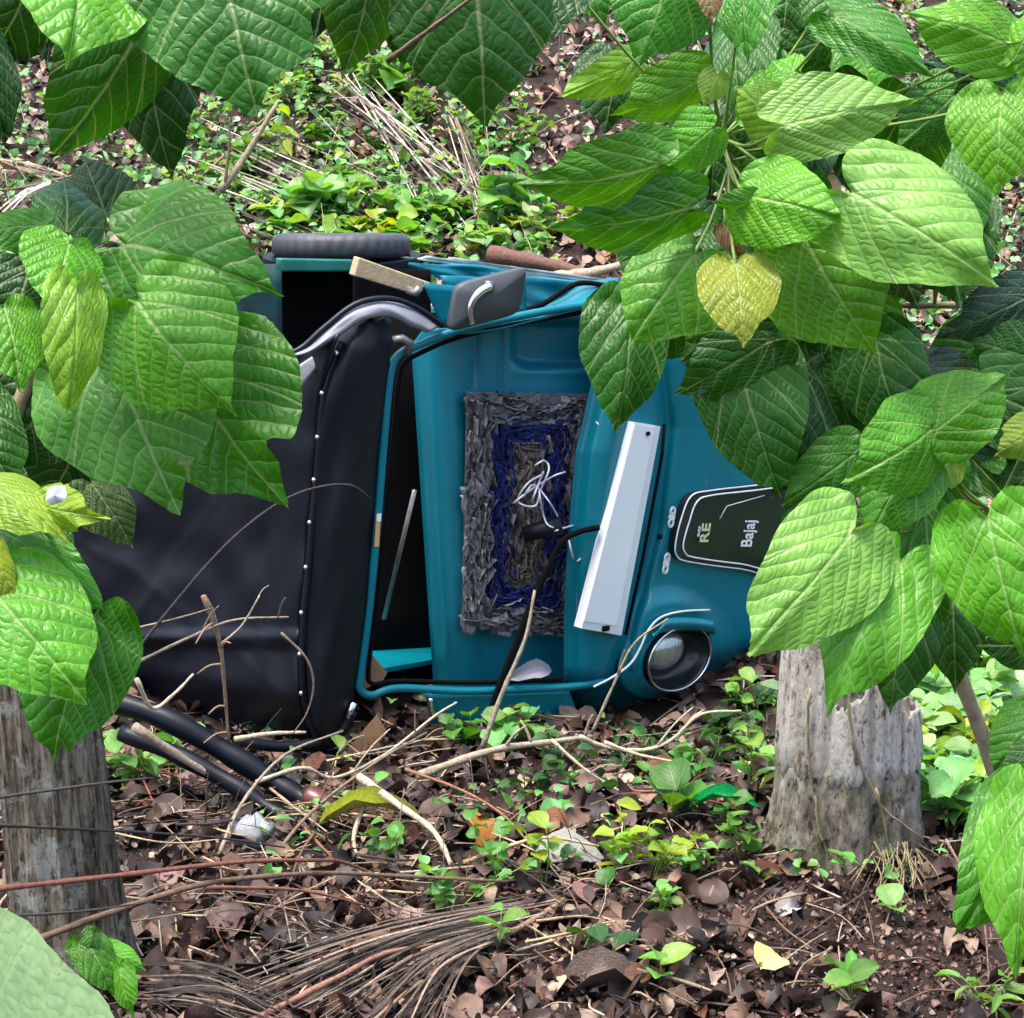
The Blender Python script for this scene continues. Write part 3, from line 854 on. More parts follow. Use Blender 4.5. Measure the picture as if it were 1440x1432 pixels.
# things in and on the cab
def mat_rug():
    t = thing('door_mat', 'frilled grey and navy rag mat with brown centre hanging in the cab', 'mat', wsc(735, 885, -0.1))
    def Q(s, u_, off):
        a = np.array((657, 552)) * (1 - s) + np.array((836, 554)) * s
        b = np.array((650, 884)) * (1 - s) + np.array((816, 890)) * s
        p = a * (1 - u_) + b * u_
        return wsc(p[0], p[1], off)
    m = MB()
    bq = [Q(s, u_, -0.125) for s, u_ in ((0, 0), (1, 0), (1, 1), (0, 1))]; bk = [p - WN * 0.006 for p in bq]
    m.add(bq + bk, [(0, 1, 2, 3), (0, 4, 5, 1), (1, 5, 6, 2), (2, 6, 7, 3), (3, 7, 4, 0)])
    m.build('backing', M['frill_grey'], t, smooth=False)
    for ins, off_, mt_ in ((0.19, -0.121, 'frill_blue'), (0.37, -0.117, 'frill_brown')):
        m = MB(); iv_ = ins * 0.54
        m.add([Q(s_, u2, off_) for s_, u2 in ((ins, iv_), (1 - ins, iv_), (1 - ins, 1 - iv_), (ins, 1 - iv_))], [(0, 1, 2, 3)])
        m.build('backing', M[mt_], t, smooth=False)
    rng = random.Random(5)
    def ring(ins0, ins1, rows, cols, name, ht, size):
        m = MB()
        for r_ in range(rows):
            iu = ins0 + (ins1 - ins0) * (r_ + 0.5) / rows
            iv = iu * 0.54
            per = [(iu, iv), (1 - iu, iv), (1 - iu, 1 - iv), (iu, 1 - iv), (iu, iv)]
            for a, b in zip(per, per[1:]):
                L = math.hypot((b[0] - a[0]) * 0.38, (b[1] - a[1]) * 0.72)
                kk = max(2, int(L / (size * 0.62)))
                for q in range(kk):
                    f = (q + rng.random()) / kk
                    s, u_ = a[0] + (b[0] - a[0]) * f + rng.uniform(-.02, .02), a[1] + (b[1] - a[1]) * f + rng.uniform(-.012, .012)
                    p = Q(s, u_, -0.122)
                    ex_ = Q(s + 0.01, u_, -0.122) - p; ex_.normalize(); ey_ = Q(s, u_ + 0.01, -0.122) - p; ey_.normalize()
                    al = ex_ if abs(b[0] - a[0]) > 0.001 else ey_
                    ac = ey_ if al is ex_ else ex_
                    th = rng.gauss(0, 0.28)
                    d1 = al * math.cos(th) + ac * math.sin(th); d2 = (ac * math.cos(th) - al * math.sin(th))
                    d2 = (d2 * rng.uniform(0.5, 1.0) + WN * rng.uniform(0.4, 1.1)).normalized()
                    if rng.random() < 0.5: d2 = (d2 - ac * 1.2).normalized()
                    sx, sy = size * rng.uniform(0.9, 1.7), size * rng.uniform(0.35, 0.6)
                    sd0 = rng.random() * 50
                    vs = []
                    for j in range(4):
                        for i in range(6):
                            w = 0.35 * sy * nz(i * 0.55 + sd0, j * 0.4, 1.0) + 0.45 * sy * nz(i * 1.3 + sd0, j * 0.5, 7.0)
                            pv = p + d1 * ((i / 5 - 0.5) * sx) + d2 * (j / 3 * sy * 1.2) + (d1.cross(d2)) * (w + 0.5 * sy * (j / 3) ** 2) + WN * (ht * 0.2)
                            vs.append(pv)
                    c = rng.choice(cols); g = rng.uniform(0.6, 1.35)
                    m.add(vs, [(j * 6 + i, j * 6 + i + 1, j * 6 + 7 + i, j * 6 + 6 + i) for j in range(3) for i in range(5)], (c[0] * g, c[1] * g, c[2] * g))
        solid(m.build(name, M['rag'], t, kind='stuff'), 0.0015, 0)
    M['rag'] = vcol_material('rag_cloth', 0.85, 0.0, 0.4, 120)
    ring(0.01, 0.21, 6, [(0.17, 0.165, 0.175), (0.11, 0.105, 0.115), (0.25, 0.24, 0.25)], 'grey_frill', 0.034, 0.042)
    ring(0.20, 0.37, 6, [(0.008, 0.018, 0.15), (0.006, 0.012, 0.09), (0.010, 0.02, 0.12)], 'blue_frill', 0.03, 0.036)
    ring(0.36, 0.50, 5, [(0.16, 0.12, 0.10), (0.10, 0.08, 0.07), (0.22, 0.18, 0.155)], 'brown_frill', 0.034, 0.040)
mat_rug()

def plank():
    q = [wsc(x, y, -0.35) for x, y in ((505, 362), (606, 398), (582, 414), (498, 388))]
    t = thing('wooden_plank', 'short pale wooden block wedged on top of the overturned cab', 'plank', q[3])
    m = MB(); b_ = [p - WN * 0.05 for p in q]
    m.add(q + b_, [(0, 1, 2, 3), (7, 6, 5, 4), (0, 4, 5, 1), (1, 5, 6, 2), (2, 6, 7, 3), (3, 7, 4, 0)])
    o = m.build('board', M['wood'], t, smooth=False)
    bv = o.modifiers.new('b', 'BEVEL'); bv.width = 0.004; bv.segments = 2
    m = MB(); m.tube([wsc(574, 408, -0.33), wsc(586, 412, -0.30), wsc(590, 404, -0.30)], 0.014, 8); m.build('bolt', M['dullmetal'], t)
plank()
def cards():
    m = MB()
    q = [wsc(x, y, -0.06) for x, y in ((512, 908), (544, 945), (538, 956), (506, 972))]
    m.add(q, [(0, 1, 2, 3)])
    solid(m.build('cardboard_piece', M['card'], smooth=False, label='torn brown cardboard triangle inside the windscreen frame', category='cardboard'), 0.005)
    m = MB()
    q = [hity(x, y, 5.45) for x, y in ((470, 1078), (500, 1040), (530, 1005), (545, 1030), (500, 1080))]
    m.add(q, [(0, 1, 2, 3, 4)])
    solid(m.build('cardboard_piece', M['card'], smooth=False, label='brown cardboard sheet under the hood edge on the ground', category='cardboard'), 0.006)
cards()

# ------------------------------------------------------------------ large-leaved shrubs
OUT = cat([(1.0, 0.0), (0.93, 0.045), (0.82, 0.165), (0.66, 0.33), (0.45, 0.455), (0.22, 0.50), (0.02, 0.465), (-0.12, 0.345), (-0.165, 0.20), (-0.11, 0.075), (0.0, 0.0)], 6)
OUT = [np.array(p) for p in OUT]
OUTLINE = [(p[0], p[1]) for p in OUT] + [(p[0], -p[1]) for p in OUT[-2:0:-1]]

def leaf_mesh(name, L, W, fold, droop, seed, rings=11, bite=None, ripple=1.0, narrow=False, mat=None, twist=0.0, quilt=1.0):
    rng = random.Random(seed)
    n = len(OUTLINE)
    cx = 0.10
    vs = [(cx, 0.0)]
    p1, p2, p3 = rng.random() * 6, rng.random() * 6, rng.random() * 6
    bites = bite or []
    for _ in range(rng.choice((0, 0, 1, 1, 2))):
        bites = bites + [(rng.random() * n, rng.uniform(0.8, 2.6), rng.uniform(0.04, 0.15))]
    lop = rng.uniform(-0.10, 0.10)
    edge = []
    for k, (u, v) in enumerate(OUTLINE):
        a = 2 * math.pi * k / n
        s = 1 + 0.022 * math.sin(5 * a + p1) + 0.014 * math.sin(11 * a + p2) + 0.008 * rng.uniform(-1, 1)
        for b0, bw, bd in bites:
            dd = min(abs(k - b0), n - abs(k - b0))
            s -= bd * math.exp(-(dd / bw) ** 4)
        if narrow: v *= 1 - 0.45 * max(0, -u) / 0.17 if u < 0 else 1
        v *= 1 + lop * (1 if v > 0 else -1)
        edge.append((cx + (u - cx) * s, v * s))
    for r in range(1, rings + 1):
        t = (r / rings) ** 0.85
        for u, v in edge:
            vs.append((cx + (u - cx) * t, v * t))
    out = []; uvs = []
    for idx, (u, v) in enumerate(vs):
        rho = 0 if idx == 0 else ((idx - 1) // n + 1) / rings
        k = (idx - 1) % n
        a = 2 * math.pi * k / n
        av = abs(v)
        x = u * L
        y = v * W
        z = -fold * av * W * (1 if fold > 0 else 1) + droop * L * 4 * max(0, u) * (1 - min(1, u)) * 0.28
        z += twist * v * u * W
        z -= droop * 0.35 * (v * v) * W
        z += ripple * 0.03 * L * rho ** 3 * (math.sin(4 * a + p3) + 0.6 * math.sin(9 * a + p1))
        # quilted lamina between the side veins
        s = (u - 0.75 * av - 0.7 * av * av) * 6.0
        q = math.cos(2 * math.pi * (s - 0.0))
        z += quilt * 0.026 * L * nz(u * 3.5 + seed, v * 3.5, 0.5) + quilt * 0.012 * L * nz(u * 8 + seed, v * 8, 1.5)
        z -= 0.012 * L * math.exp(-(av / 0.03) ** 2)
        out.append((x, y, z)); uvs.append((u, v))
    fs = [(0, 1 + k, 1 + (k + 1) % n) for k in range(n)]
    for r in range(rings - 1):
        for k in range(n):
            a0 = 1 + r * n + k; a1 = 1 + r * n + (k + 1) % n
            fs.append((a0, a0 + n, a1 + n, a1))
    me = bpy.data.meshes.new(name)
    me.from_pydata(out, [], fs)
    me.polygons.foreach_set('use_smooth', [True] * len(me.polygons))
    uvl = me.uv_layers.new(name='UVMap')
    li = np.zeros(len(me.loops), np.int32); me.loops.foreach_get('vertex_index', li)
    uvl.data.foreach_set('uv', np.array(uvs, np.float32)[li].ravel())
    me.materials.append(mat or M['leaf'])
    return me

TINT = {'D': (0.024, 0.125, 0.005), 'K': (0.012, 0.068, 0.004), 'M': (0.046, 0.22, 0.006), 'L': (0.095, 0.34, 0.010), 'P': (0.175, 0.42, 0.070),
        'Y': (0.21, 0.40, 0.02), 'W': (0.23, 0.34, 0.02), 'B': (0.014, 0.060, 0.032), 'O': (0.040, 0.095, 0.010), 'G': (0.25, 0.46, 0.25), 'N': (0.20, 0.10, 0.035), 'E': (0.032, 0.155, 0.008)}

def pose(B, T, roll):
    ax = (T - B); L = ax.length; ax.normalize()
    toc = (CAM - B).normalized()
    nrm = (toc - ax * toc.dot(ax)).normalized()
    y = nrm.cross(ax)
    r = math.radians(roll)
    n2 = nrm * math.cos(r) + y * math.sin(r)
    y2 = n2.cross(ax)
    mt = Matrix.Identity(4)
    for i in range(3):
        mt[i][0] = ax[i]; mt[i][1] = y2[i]; mt[i][2] = n2[i]; mt[i][3] = B[i]
    return mt, L

LEAFID = [0]
def put_leaf(shrub, e, name='leaf', stems=None):
    bx, by, tx, ty, w, d0, d1, roll, fold, tint = e[:10]
    opt = e[10] if len(e) > 10 else {}
    B, T = at(bx, by, d0), at(tx, ty, d1)
    mt, L = pose(B, T, roll)
    W = w * (d0 + d1) / 2 / FPX / max(0.55, math.cos(math.radians(roll)))
    LEAFID[0] += 1
    sd_ = LEAFID[0] * 7 + 3
    me = leaf_mesh('leaf', L, W, fold, opt.get('droop', 0.45), sd_, bite=opt.get('bite'), twist=opt.get('twist', 0.0), ripple=opt.get('ripple', 1.0), quilt=opt.get('quilt', 1.0), mat=M['small_leaf'] if 'quilt' in opt else None)
    o = bpy.data.objects.new(name, me); COL.objects.link(o)
    o.parent = shrub
    o.matrix_parent_inverse = Matrix.Translation(-shrub.location)
    o.matrix_basis = mt
    c = TINT[tint]
    g = random.Random(sd_).uniform(0.88, 1.14)
    o.color = (c[0] * g * random.Random(sd_ + 1).uniform(0.85, 1.2), c[1] * g, c[2] * g, 1)
    # petiole
    if stems:
        best = min(stems, key=lambda q: (q - B).length)
        dd = best - B
        if dd.length > 0.35: best = B + dd.normalized() * 0.35
        midp = (B + best) / 2 + Vector((0, 0.02, -0.02)) - mt.col[2].to_3d() * 0.01
        m = MB(); m.tube([Vector(p) for p in cat([tuple(B - mt.col[2].to_3d() * 0.004 + mt.col[0].to_3d() * 0.012), tuple(midp), tuple(best)], 5)], 0.0028, 5)
        m.build('petiole', M['petiole'], shrub)
    return o

def stem(shrub, pts, w0, w1, name='stem', mat='stem'):
    "pts: (px, py, depth); returns world points"
    P = cat(pts, 5)
    W = [at(p[0], p[1], p[2]) for p in P]
    n = len(W)
    rad = [(w0 + (w1 - w0) * k / (n - 1)) * (1 + 0.12 * math.sin(k * 1.9)) for k in range(n)]
    m = MB(); m.tube(W, rad, 8)
    m.build(name, M[mat], shrub)
    return W

# --- branch hanging in from the top left
s1 = thing('overhanging_branch', 'leafy branch with very large dark leaves hanging in at the top left', 'branch', at(300, -200, 2.1))
st = stem(s1, [(-60, -160, 2.1), (160, -140, 2.05), (320, -120, 2.0), (520, -90, 2.1), (680, -80, 2.2)], 0.012, 0.006)
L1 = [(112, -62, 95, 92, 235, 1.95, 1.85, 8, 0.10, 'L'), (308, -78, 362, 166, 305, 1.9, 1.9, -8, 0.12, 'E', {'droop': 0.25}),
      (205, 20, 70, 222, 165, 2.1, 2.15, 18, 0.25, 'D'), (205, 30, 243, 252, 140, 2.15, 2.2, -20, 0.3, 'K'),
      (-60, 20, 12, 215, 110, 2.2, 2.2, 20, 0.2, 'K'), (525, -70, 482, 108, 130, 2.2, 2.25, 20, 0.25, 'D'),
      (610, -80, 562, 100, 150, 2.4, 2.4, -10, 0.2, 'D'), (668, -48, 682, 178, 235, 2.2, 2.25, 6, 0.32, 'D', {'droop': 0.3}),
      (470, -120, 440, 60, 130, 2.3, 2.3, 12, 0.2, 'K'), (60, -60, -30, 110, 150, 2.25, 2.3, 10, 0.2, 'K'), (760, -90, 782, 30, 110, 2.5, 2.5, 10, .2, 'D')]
rf = random.Random(4)
for k in range(15):
    bx, by = -20 + 56 * k + rf.uniform(-20, 20), rf.uniform(-72, -28)
    a = rf.uniform(1.1, 2.0); L = rf.uniform(110, 165)
    L1.append((bx, by, bx + L * math.cos(a), by + L * math.sin(a), L * rf.uniform(.8, 1.05), rf.uniform(2.25, 2.5), rf.uniform(2.25, 2.5), rf.uniform(-20, 20), rf.uniform(.1, .3), rf.choice('DDEMK')))
for e in L1: put_leaf(s1, e, stems=st)

# --- shrub at the left
s2 = thing('large_leaved_shrub', 'glossy large-leaved shrub at the left in front of the black hood', 'shrub', Vector((-0.95, 2.1, gz(-0.95, 2.1))))
st = stem(s2, [(-330, 1500, 2.5), (-120, 1000, 2.5), (-20, 700, 2.45), (60, 480, 2.42), (110, 360, 2.4), (125, 290, 2.45)], 0.016, 0.005)
st += stem(s2, [(-20, 700, 2.45), (40, 720, 2.45), (90, 690, 2.5), (150, 520, 2.5)], 0.008, 0.004)
st += stem(s2, [(-120, 1000, 2.5), (-60, 900, 2.4), (0, 830, 2.35)], 0.008, 0.005)
L2 = [(150, 305, 118, 222, 105, 2.5, 2.55, 0, 0.1, 'K'), (93, 328, 88, 252, 100, 2.35, 2.45, -10, 0.2, 'D'),
      (172, 342, 392, 412, 210, 2.25, 2.2, 12, 0.18, 'M', {'droop': 0.55}), (193, 424, 330, 582, 215, 2.1, 2.1, -10, 0.22, 'L', {'droop': 0.5}),
      (108, 404, 92, 588, 92, 2.05, 2.05, 14, 0.25, 'Y'), (152, 480, 252, 724, 275, 2.2, 2.15, -6, 0.16, 'M', {'droop': 0.5}),
      (268, 520, 402, 712, 235, 2.3, 2.25, -22, 0.18, 'M', {'droop': 0.4, 'bite': [(13, 1.6, 0.16)]}), (98, 340, 65, 434, 122, 2.1, 2.05, 6, 0.2, 'L'),
      (62, 318, -40, 332, 66, 2.25, 2.25, -25, 0.3, 'M'), (5, 432, 30, 552, 105, 2.1, 2.08, 15, 0.25, 'L'),
      (90, 540, -10, 660, 150, 2.45, 2.45, 0, 0.1, 'K'), (-40, 672, 96, 764, 96, 2.05, 2.0, 25, 0.45, 'Y'),
      (62, 712, 150, 730, 66, 2.02, 1.98, -10, 0.35, 'Y', {'ripple': 2.5}), (-20, 738, 157, 868, 104, 2.1, 2.05, 22, 0.5, 'M'),
      (128, 680, 188, 772, 84, 2.4, 2.4, 10, 0.2, 'O'), (-12, 830, 124, 992, 200, 2.0, 1.98, 4, 0.18, 'L', {'droop': 0.5}),
      (128, 868, 72, 1080, 165, 2.1, 2.12, -12, 0.14, 'M', {'droop': 0.3}), (-25, 760, 20, 845, 60, 2.0, 2.0, 20, 0.3, 'W'),
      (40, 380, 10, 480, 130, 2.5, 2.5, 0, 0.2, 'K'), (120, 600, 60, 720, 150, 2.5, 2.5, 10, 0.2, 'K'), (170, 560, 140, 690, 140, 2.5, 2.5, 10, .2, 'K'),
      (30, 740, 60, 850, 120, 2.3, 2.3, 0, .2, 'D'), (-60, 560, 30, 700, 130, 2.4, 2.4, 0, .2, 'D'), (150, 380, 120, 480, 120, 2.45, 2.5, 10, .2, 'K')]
for e in L2: put_leaf(s2, e, stems=st)
m = MB(); p = at(81, 694, 1.98)
vs = [p + Vector((0.011 * math.cos(k), -0.006 + 0.006 * math.sin(3 * k), 0.011 * math.sin(k) * (1 + .2 * math.sin(2 * k)))) for k in np.linspace(0, 5.6, 9)]
m.add(vs + [p + Vector((0, -0.014, 0.002))], [(k, (k + 1) % 9, 9) for k in range(9)]); m.build('white_bud', M['white'], s2)

# --- near pale leaf at the lower left corner
s3 = thing('pale_taro_plant', 'very pale blue-green leaf poking in at the bottom left corner', 'plant', at(-80, 1650, 1.9))
st = stem(s3, [(-120, 1800, 1.9), (-60, 1640, 1.85), (-30, 1540, 1.85)], 0.006, 0.004, mat='petiole')
put_leaf(s3, (-30, 1510, 190, 1456, 430, 1.8, 1.7, -8, 0.06, 'G', {'droop': 0.15, 'ripple': 0.1, 'quilt': 0.15}), stems=st)
s3b = thing('sprout', 'small dark green sprout leaning on the foot of the left trunk', 'plant', ground_at(170, 1425))
st = stem(s3b, [(190, 1440, 3.9), (175, 1390, 3.88), (160, 1350, 3.86)], 0.004, 0.002, mat='petiole')
for e in [(120, 1322, 160, 1402, 60, 3.8, 3.8, 20, .4, 'M'), (168, 1362, 188, 1428, 40, 3.8, 3.8, -20, .3, 'L'), (150, 1335, 205, 1365, 40, 3.85, 3.85, 10, .3, 'L'), (130, 1310, 120, 1350, 30, 3.8, 3.8, 0, .3, 'D')]:
    put_leaf(s3b, e, stems=st)

# --- shrub at the right
s4 = thing('large_leaved_shrub', 'pale green large-leaved shrub at the right in front of the cab', 'shrub', Vector((1.1, 3.3, gz(1.1, 3.3))))
st = stem(s4, [(1120, -120, 3.5), (1150, 40, 3.5), (1165, 90, 3.5), (1168, 200, 3.5), (1190, 420, 3.5), (1240, 640, 3.5), (1330, 900, 3.5), (1420, 1150, 3.5), (1500, 1500, 3.5)], 0.010, 0.016)
st += stem(s4, [(1168, 200, 3.5), (1100, 230, 3.35), (1046, 300, 3.25), (1043, 275, 3.2), (1030, 235, 3.15), (1015, 195, 3.12)], 0.008, 0.005)
st += stem(s4, [(1440, 462, 3.4), (1375, 432, 3.4), (1300, 430, 3.4), (1245, 430, 3.42)], 0.007, 0.005)
st += stem(s4, [(1330, 520, 3.4), (1300, 490, 3.4), (1272, 450, 3.4)], 0.006, 0.004)
st += stem(s4, [(1240, 640, 3.5), (1290, 640, 3.3), (1330, 650, 3.2), (1345, 690, 3.2), (1395, 720, 3.1)], 0.007, 0.004)
st += stem(s4, [(1190, 420, 3.5), (1130, 430, 3.3), (1060, 470, 3.4), (1010, 440, 3.3)], 0.006, 0.004)
L4 = [(942, -48, 897, 95, 158, 2.9, 2.9, 8, .2, 'M'), (1046, -40, 1051, 88, 98, 2.95, 2.9, -8, .25, 'M'), (892, 88, 781, 138, 62, 3.1, 3.05, 5, .15, 'Y'),
      (986, 112, 856, 164, 84, 3.0, 3.0, 18, .25, 'L'), (1008, 104, 990, 149, 46, 2.95, 2.95, 0, .3, 'Y'), (926, 230, 726, 258, 112, 2.85, 2.8, 20, .3, 'M', {'droop': .6}),
      (1002, 180, 928, 236, 84, 2.9, 2.9, 15, .25, 'L'), (969, 292, 761, 322, 108, 2.9, 2.85, 22, .3, 'M', {'droop': .4}), (977, 357, 884, 488, 165, 2.95, 2.95, -8, .2, 'L'),
      (1035, 372, 1046, 490, 118, 2.85, 2.8, 5, .18, 'W'), (1132, 336, 1232, 500, 195, 2.9, 2.9, -5, .15, 'L', {'droop': .4}), (1104, 178, 1036, 122, 92, 3.0, 3.05, 0, .2, 'Y'),
      (1092, 172, 1122, 72, 130, 3.05, 3.1, 0, .2, 'L'), (1103, 176, 1288, 142, 122, 2.85, 2.85, 12, .3, 'P', {'droop': .3}), (1052, 276, 1188, 312, 135, 2.85, 2.8, 14, .25, 'L'),
      (1060, 280, 998, 284, 30, 2.85, 2.85, 30, .3, 'M'), (1198, 270, 1404, 402, 188, 2.8, 2.75, 10, .25, 'P', {'droop': .35}), (1240, 315, 1292, 436, 100, 3.0, 3.0, 0, .2, 'O'),  # big pale leaf: its backlit sheen is put into the tint
      (1172, 22, 1314, 112, 84, 3.0, 2.95, 20, .35, 'M'), (1178, -30, 1158, 80, 110, 3.1, 3.1, 0, .2, 'D'), (1110, -50, 1100, 70, 120, 3.2, 3.2, 0, .2, 'D'), (1418, 62, 1272, 18, 104, 2.9, 2.9, -15, .3, 'L'),
      (1425, 86, 1462, 10, 70, 2.9, 2.9, 0, .3, 'L'), (1420, 126, 1282, 88, 84, 3.05, 3.05, 0, .25, 'B'), (1408, 132, 1404, 278, 140, 2.85, 2.85, -6, .2, 'L'),
      (1342, 134, 1258, 208, 100, 3.0, 3.0, 12, .3, 'M'), (1450, 415, 1312, 476, 84, 3.2, 3.2, 10, .25, 'B'), (1455, 505, 1360, 476, 100, 3.2, 3.2, 0, .25, 'D'),
      (890, 428, 866, 612, 128, 3.15, 3.15, 8, .2, 'D'), (992, 418, 912, 506, 118, 3.2, 3.2, 5, .2, 'D'), (1110, 430, 1264, 566, 190, 3.2, 3.2, 0, .2, 'D'), (1128, 520, 1088, 704, 160, 3.15, 3.15, 10, .2, 'K'),
      (1010, 440, 1020, 560, 150, 3.3, 3.3, 0, .2, 'K'), (1180, 470, 1160, 690, 170, 3.2, 3.2, 0, .2, 'D'), (1312, 602, 1186, 680, 138, 2.85, 2.8, 16, .3, 'L'),
      (1316, 606, 1420, 528, 128, 2.85, 2.85, 5, .25, 'L'), (1282, 648, 1221, 764, 112, 2.9, 2.9, -10, .25, 'M'), (1336, 648, 1284, 700, 62, 2.95, 2.95, 0, .25, 'Y'),
      (1201, 744, 1046, 926, 178, 2.8, 2.75, 10, .2, 'P', {'droop': .35}), (1266, 788, 1163, 1008, 150, 2.85, 2.8, -12, .3, 'L', {'droop': .5}),
      (1300, 712, 1326, 886, 104, 2.95, 2.95, -10, .3, 'M'), (1272, 830, 1252, 1004, 120, 3.05, 3.05, 0, .2, 'D'), (1388, 728, 1442, 930, 180, 2.75, 2.75, -8, .2, 'L', {'droop': .4}),
      (1462, 600, 1398, 642, 72, 2.95, 2.95, 0, .3, 'W'), (1455, 905, 1374, 908, 74, 3.0, 3.0, 10, .25, 'D'), (1340, 830, 1344, 975, 96, 3.1, 3.1, 0, .25, 'D'),
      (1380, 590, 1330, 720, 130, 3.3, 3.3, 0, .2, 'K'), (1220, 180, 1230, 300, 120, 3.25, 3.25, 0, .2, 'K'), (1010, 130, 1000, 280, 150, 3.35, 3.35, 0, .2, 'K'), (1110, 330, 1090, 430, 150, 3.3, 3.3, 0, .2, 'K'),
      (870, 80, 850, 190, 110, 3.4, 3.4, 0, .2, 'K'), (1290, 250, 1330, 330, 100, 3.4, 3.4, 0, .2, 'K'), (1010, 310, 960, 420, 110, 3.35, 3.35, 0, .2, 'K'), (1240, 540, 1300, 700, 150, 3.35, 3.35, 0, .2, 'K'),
      (1150, 60, 1060, 90, 100, 3.2, 3.2, 0, .2, 'D'), (820, -60, 850, 40, 90, 3.1, 3.1, 0, .2, 'M'), (800, -30, 815, 22, 46, 3.0, 3.0, 0, .2, 'L'), (1160, 700, 1130, 800, 110, 3.2, 3.2, 0, .2, 'D'),
      (1470, 640, 1400, 720, 120, 3.2, 3.2, 0, .2, 'D'), (1085, 478, 948, 556, 118, 3.05, 3.1, 8, .2, 'D'), (1036, 500, 1098, 702, 165, 3.08, 3.08, -6, .2, 'D'), (1205, 636, 1096, 712, 100, 3.1, 3.1, 6, .2, 'M'), (1170, 480, 1290, 600, 150, 3.15, 3.15, 0, .2, 'D'), (1300, 300, 1262, 400, 110, 3.1, 3.1, 0, .2, 'D'), (1380, 330, 1300, 360, 90, 3.2, 3.2, 0, .2, 'D'), (1250, 750, 1180, 830, 130, 3.05, 3.05, 0, .2, 'D'), (1395, 470, 1300, 540, 110, 3.3, 3.3, 0, .2, 'M'), (940, 330, 890, 430, 110, 3.2, 3.2, 0, .2, 'D'), (1020, 318, 1044, 366, 34, 3.0, 3.0, 20, .5, 'N'), (996, -30, 1000, 32, 46, 2.88, 2.86, 10, .4, 'N')]
rf = random.Random(19)
for k in range(46):
    bx, by = rf.uniform(990, 1450), rf.uniform(-30, 960)
    if bx < 1150 and by > 430: continue
    if 1290 < bx and 360 < by < 470: continue
    if bx > 1320 and by > 880 or (by > 640 and bx < 1345): continue
    a = rf.uniform(0.4, 2.6); L = rf.uniform(100, 165)
    L4.append((bx, by, bx + L * math.cos(a), by + L * math.sin(a), L * rf.uniform(0.75, 1.0), rf.uniform(3.05, 3.35), rf.uniform(3.05, 3.3), rf.uniform(-20, 20), rf.uniform(.1, .35), rf.choice('MMDDDELK')))
for e in L4: put_leaf(s4, e, stems=st, name='leaf')
s5 = thing('large_leaved_shrub', 'drooping green leaves of a shrub at the bottom right edge', 'shrub', Vector((1.35, 3.2, gz(1.35, 3.2))))
st = stem(s5, [(1620, 1500, 3.0), (1540, 1250, 2.9), (1470, 1110, 2.85), (1440, 1090, 2.85)], 0.012, 0.006)
for e in [(1448, 1120, 1338, 1322, 128, 2.85, 2.8, 14, .3, 'M', {'bite': [(20, 3, .2)], 'droop': .6}), (1452, 1118, 1428, 1375, 140, 2.75, 2.7, -8, .2, 'L', {'droop': .4}), (1460, 1010, 1395, 1090, 90, 3.0, 3.0, 0, .2, 'M'), (1470, 1060, 1400, 1100, 70, 2.95, 2.95, 0, .2, 'D')]:
    put_leaf(s5, e, stems=st)

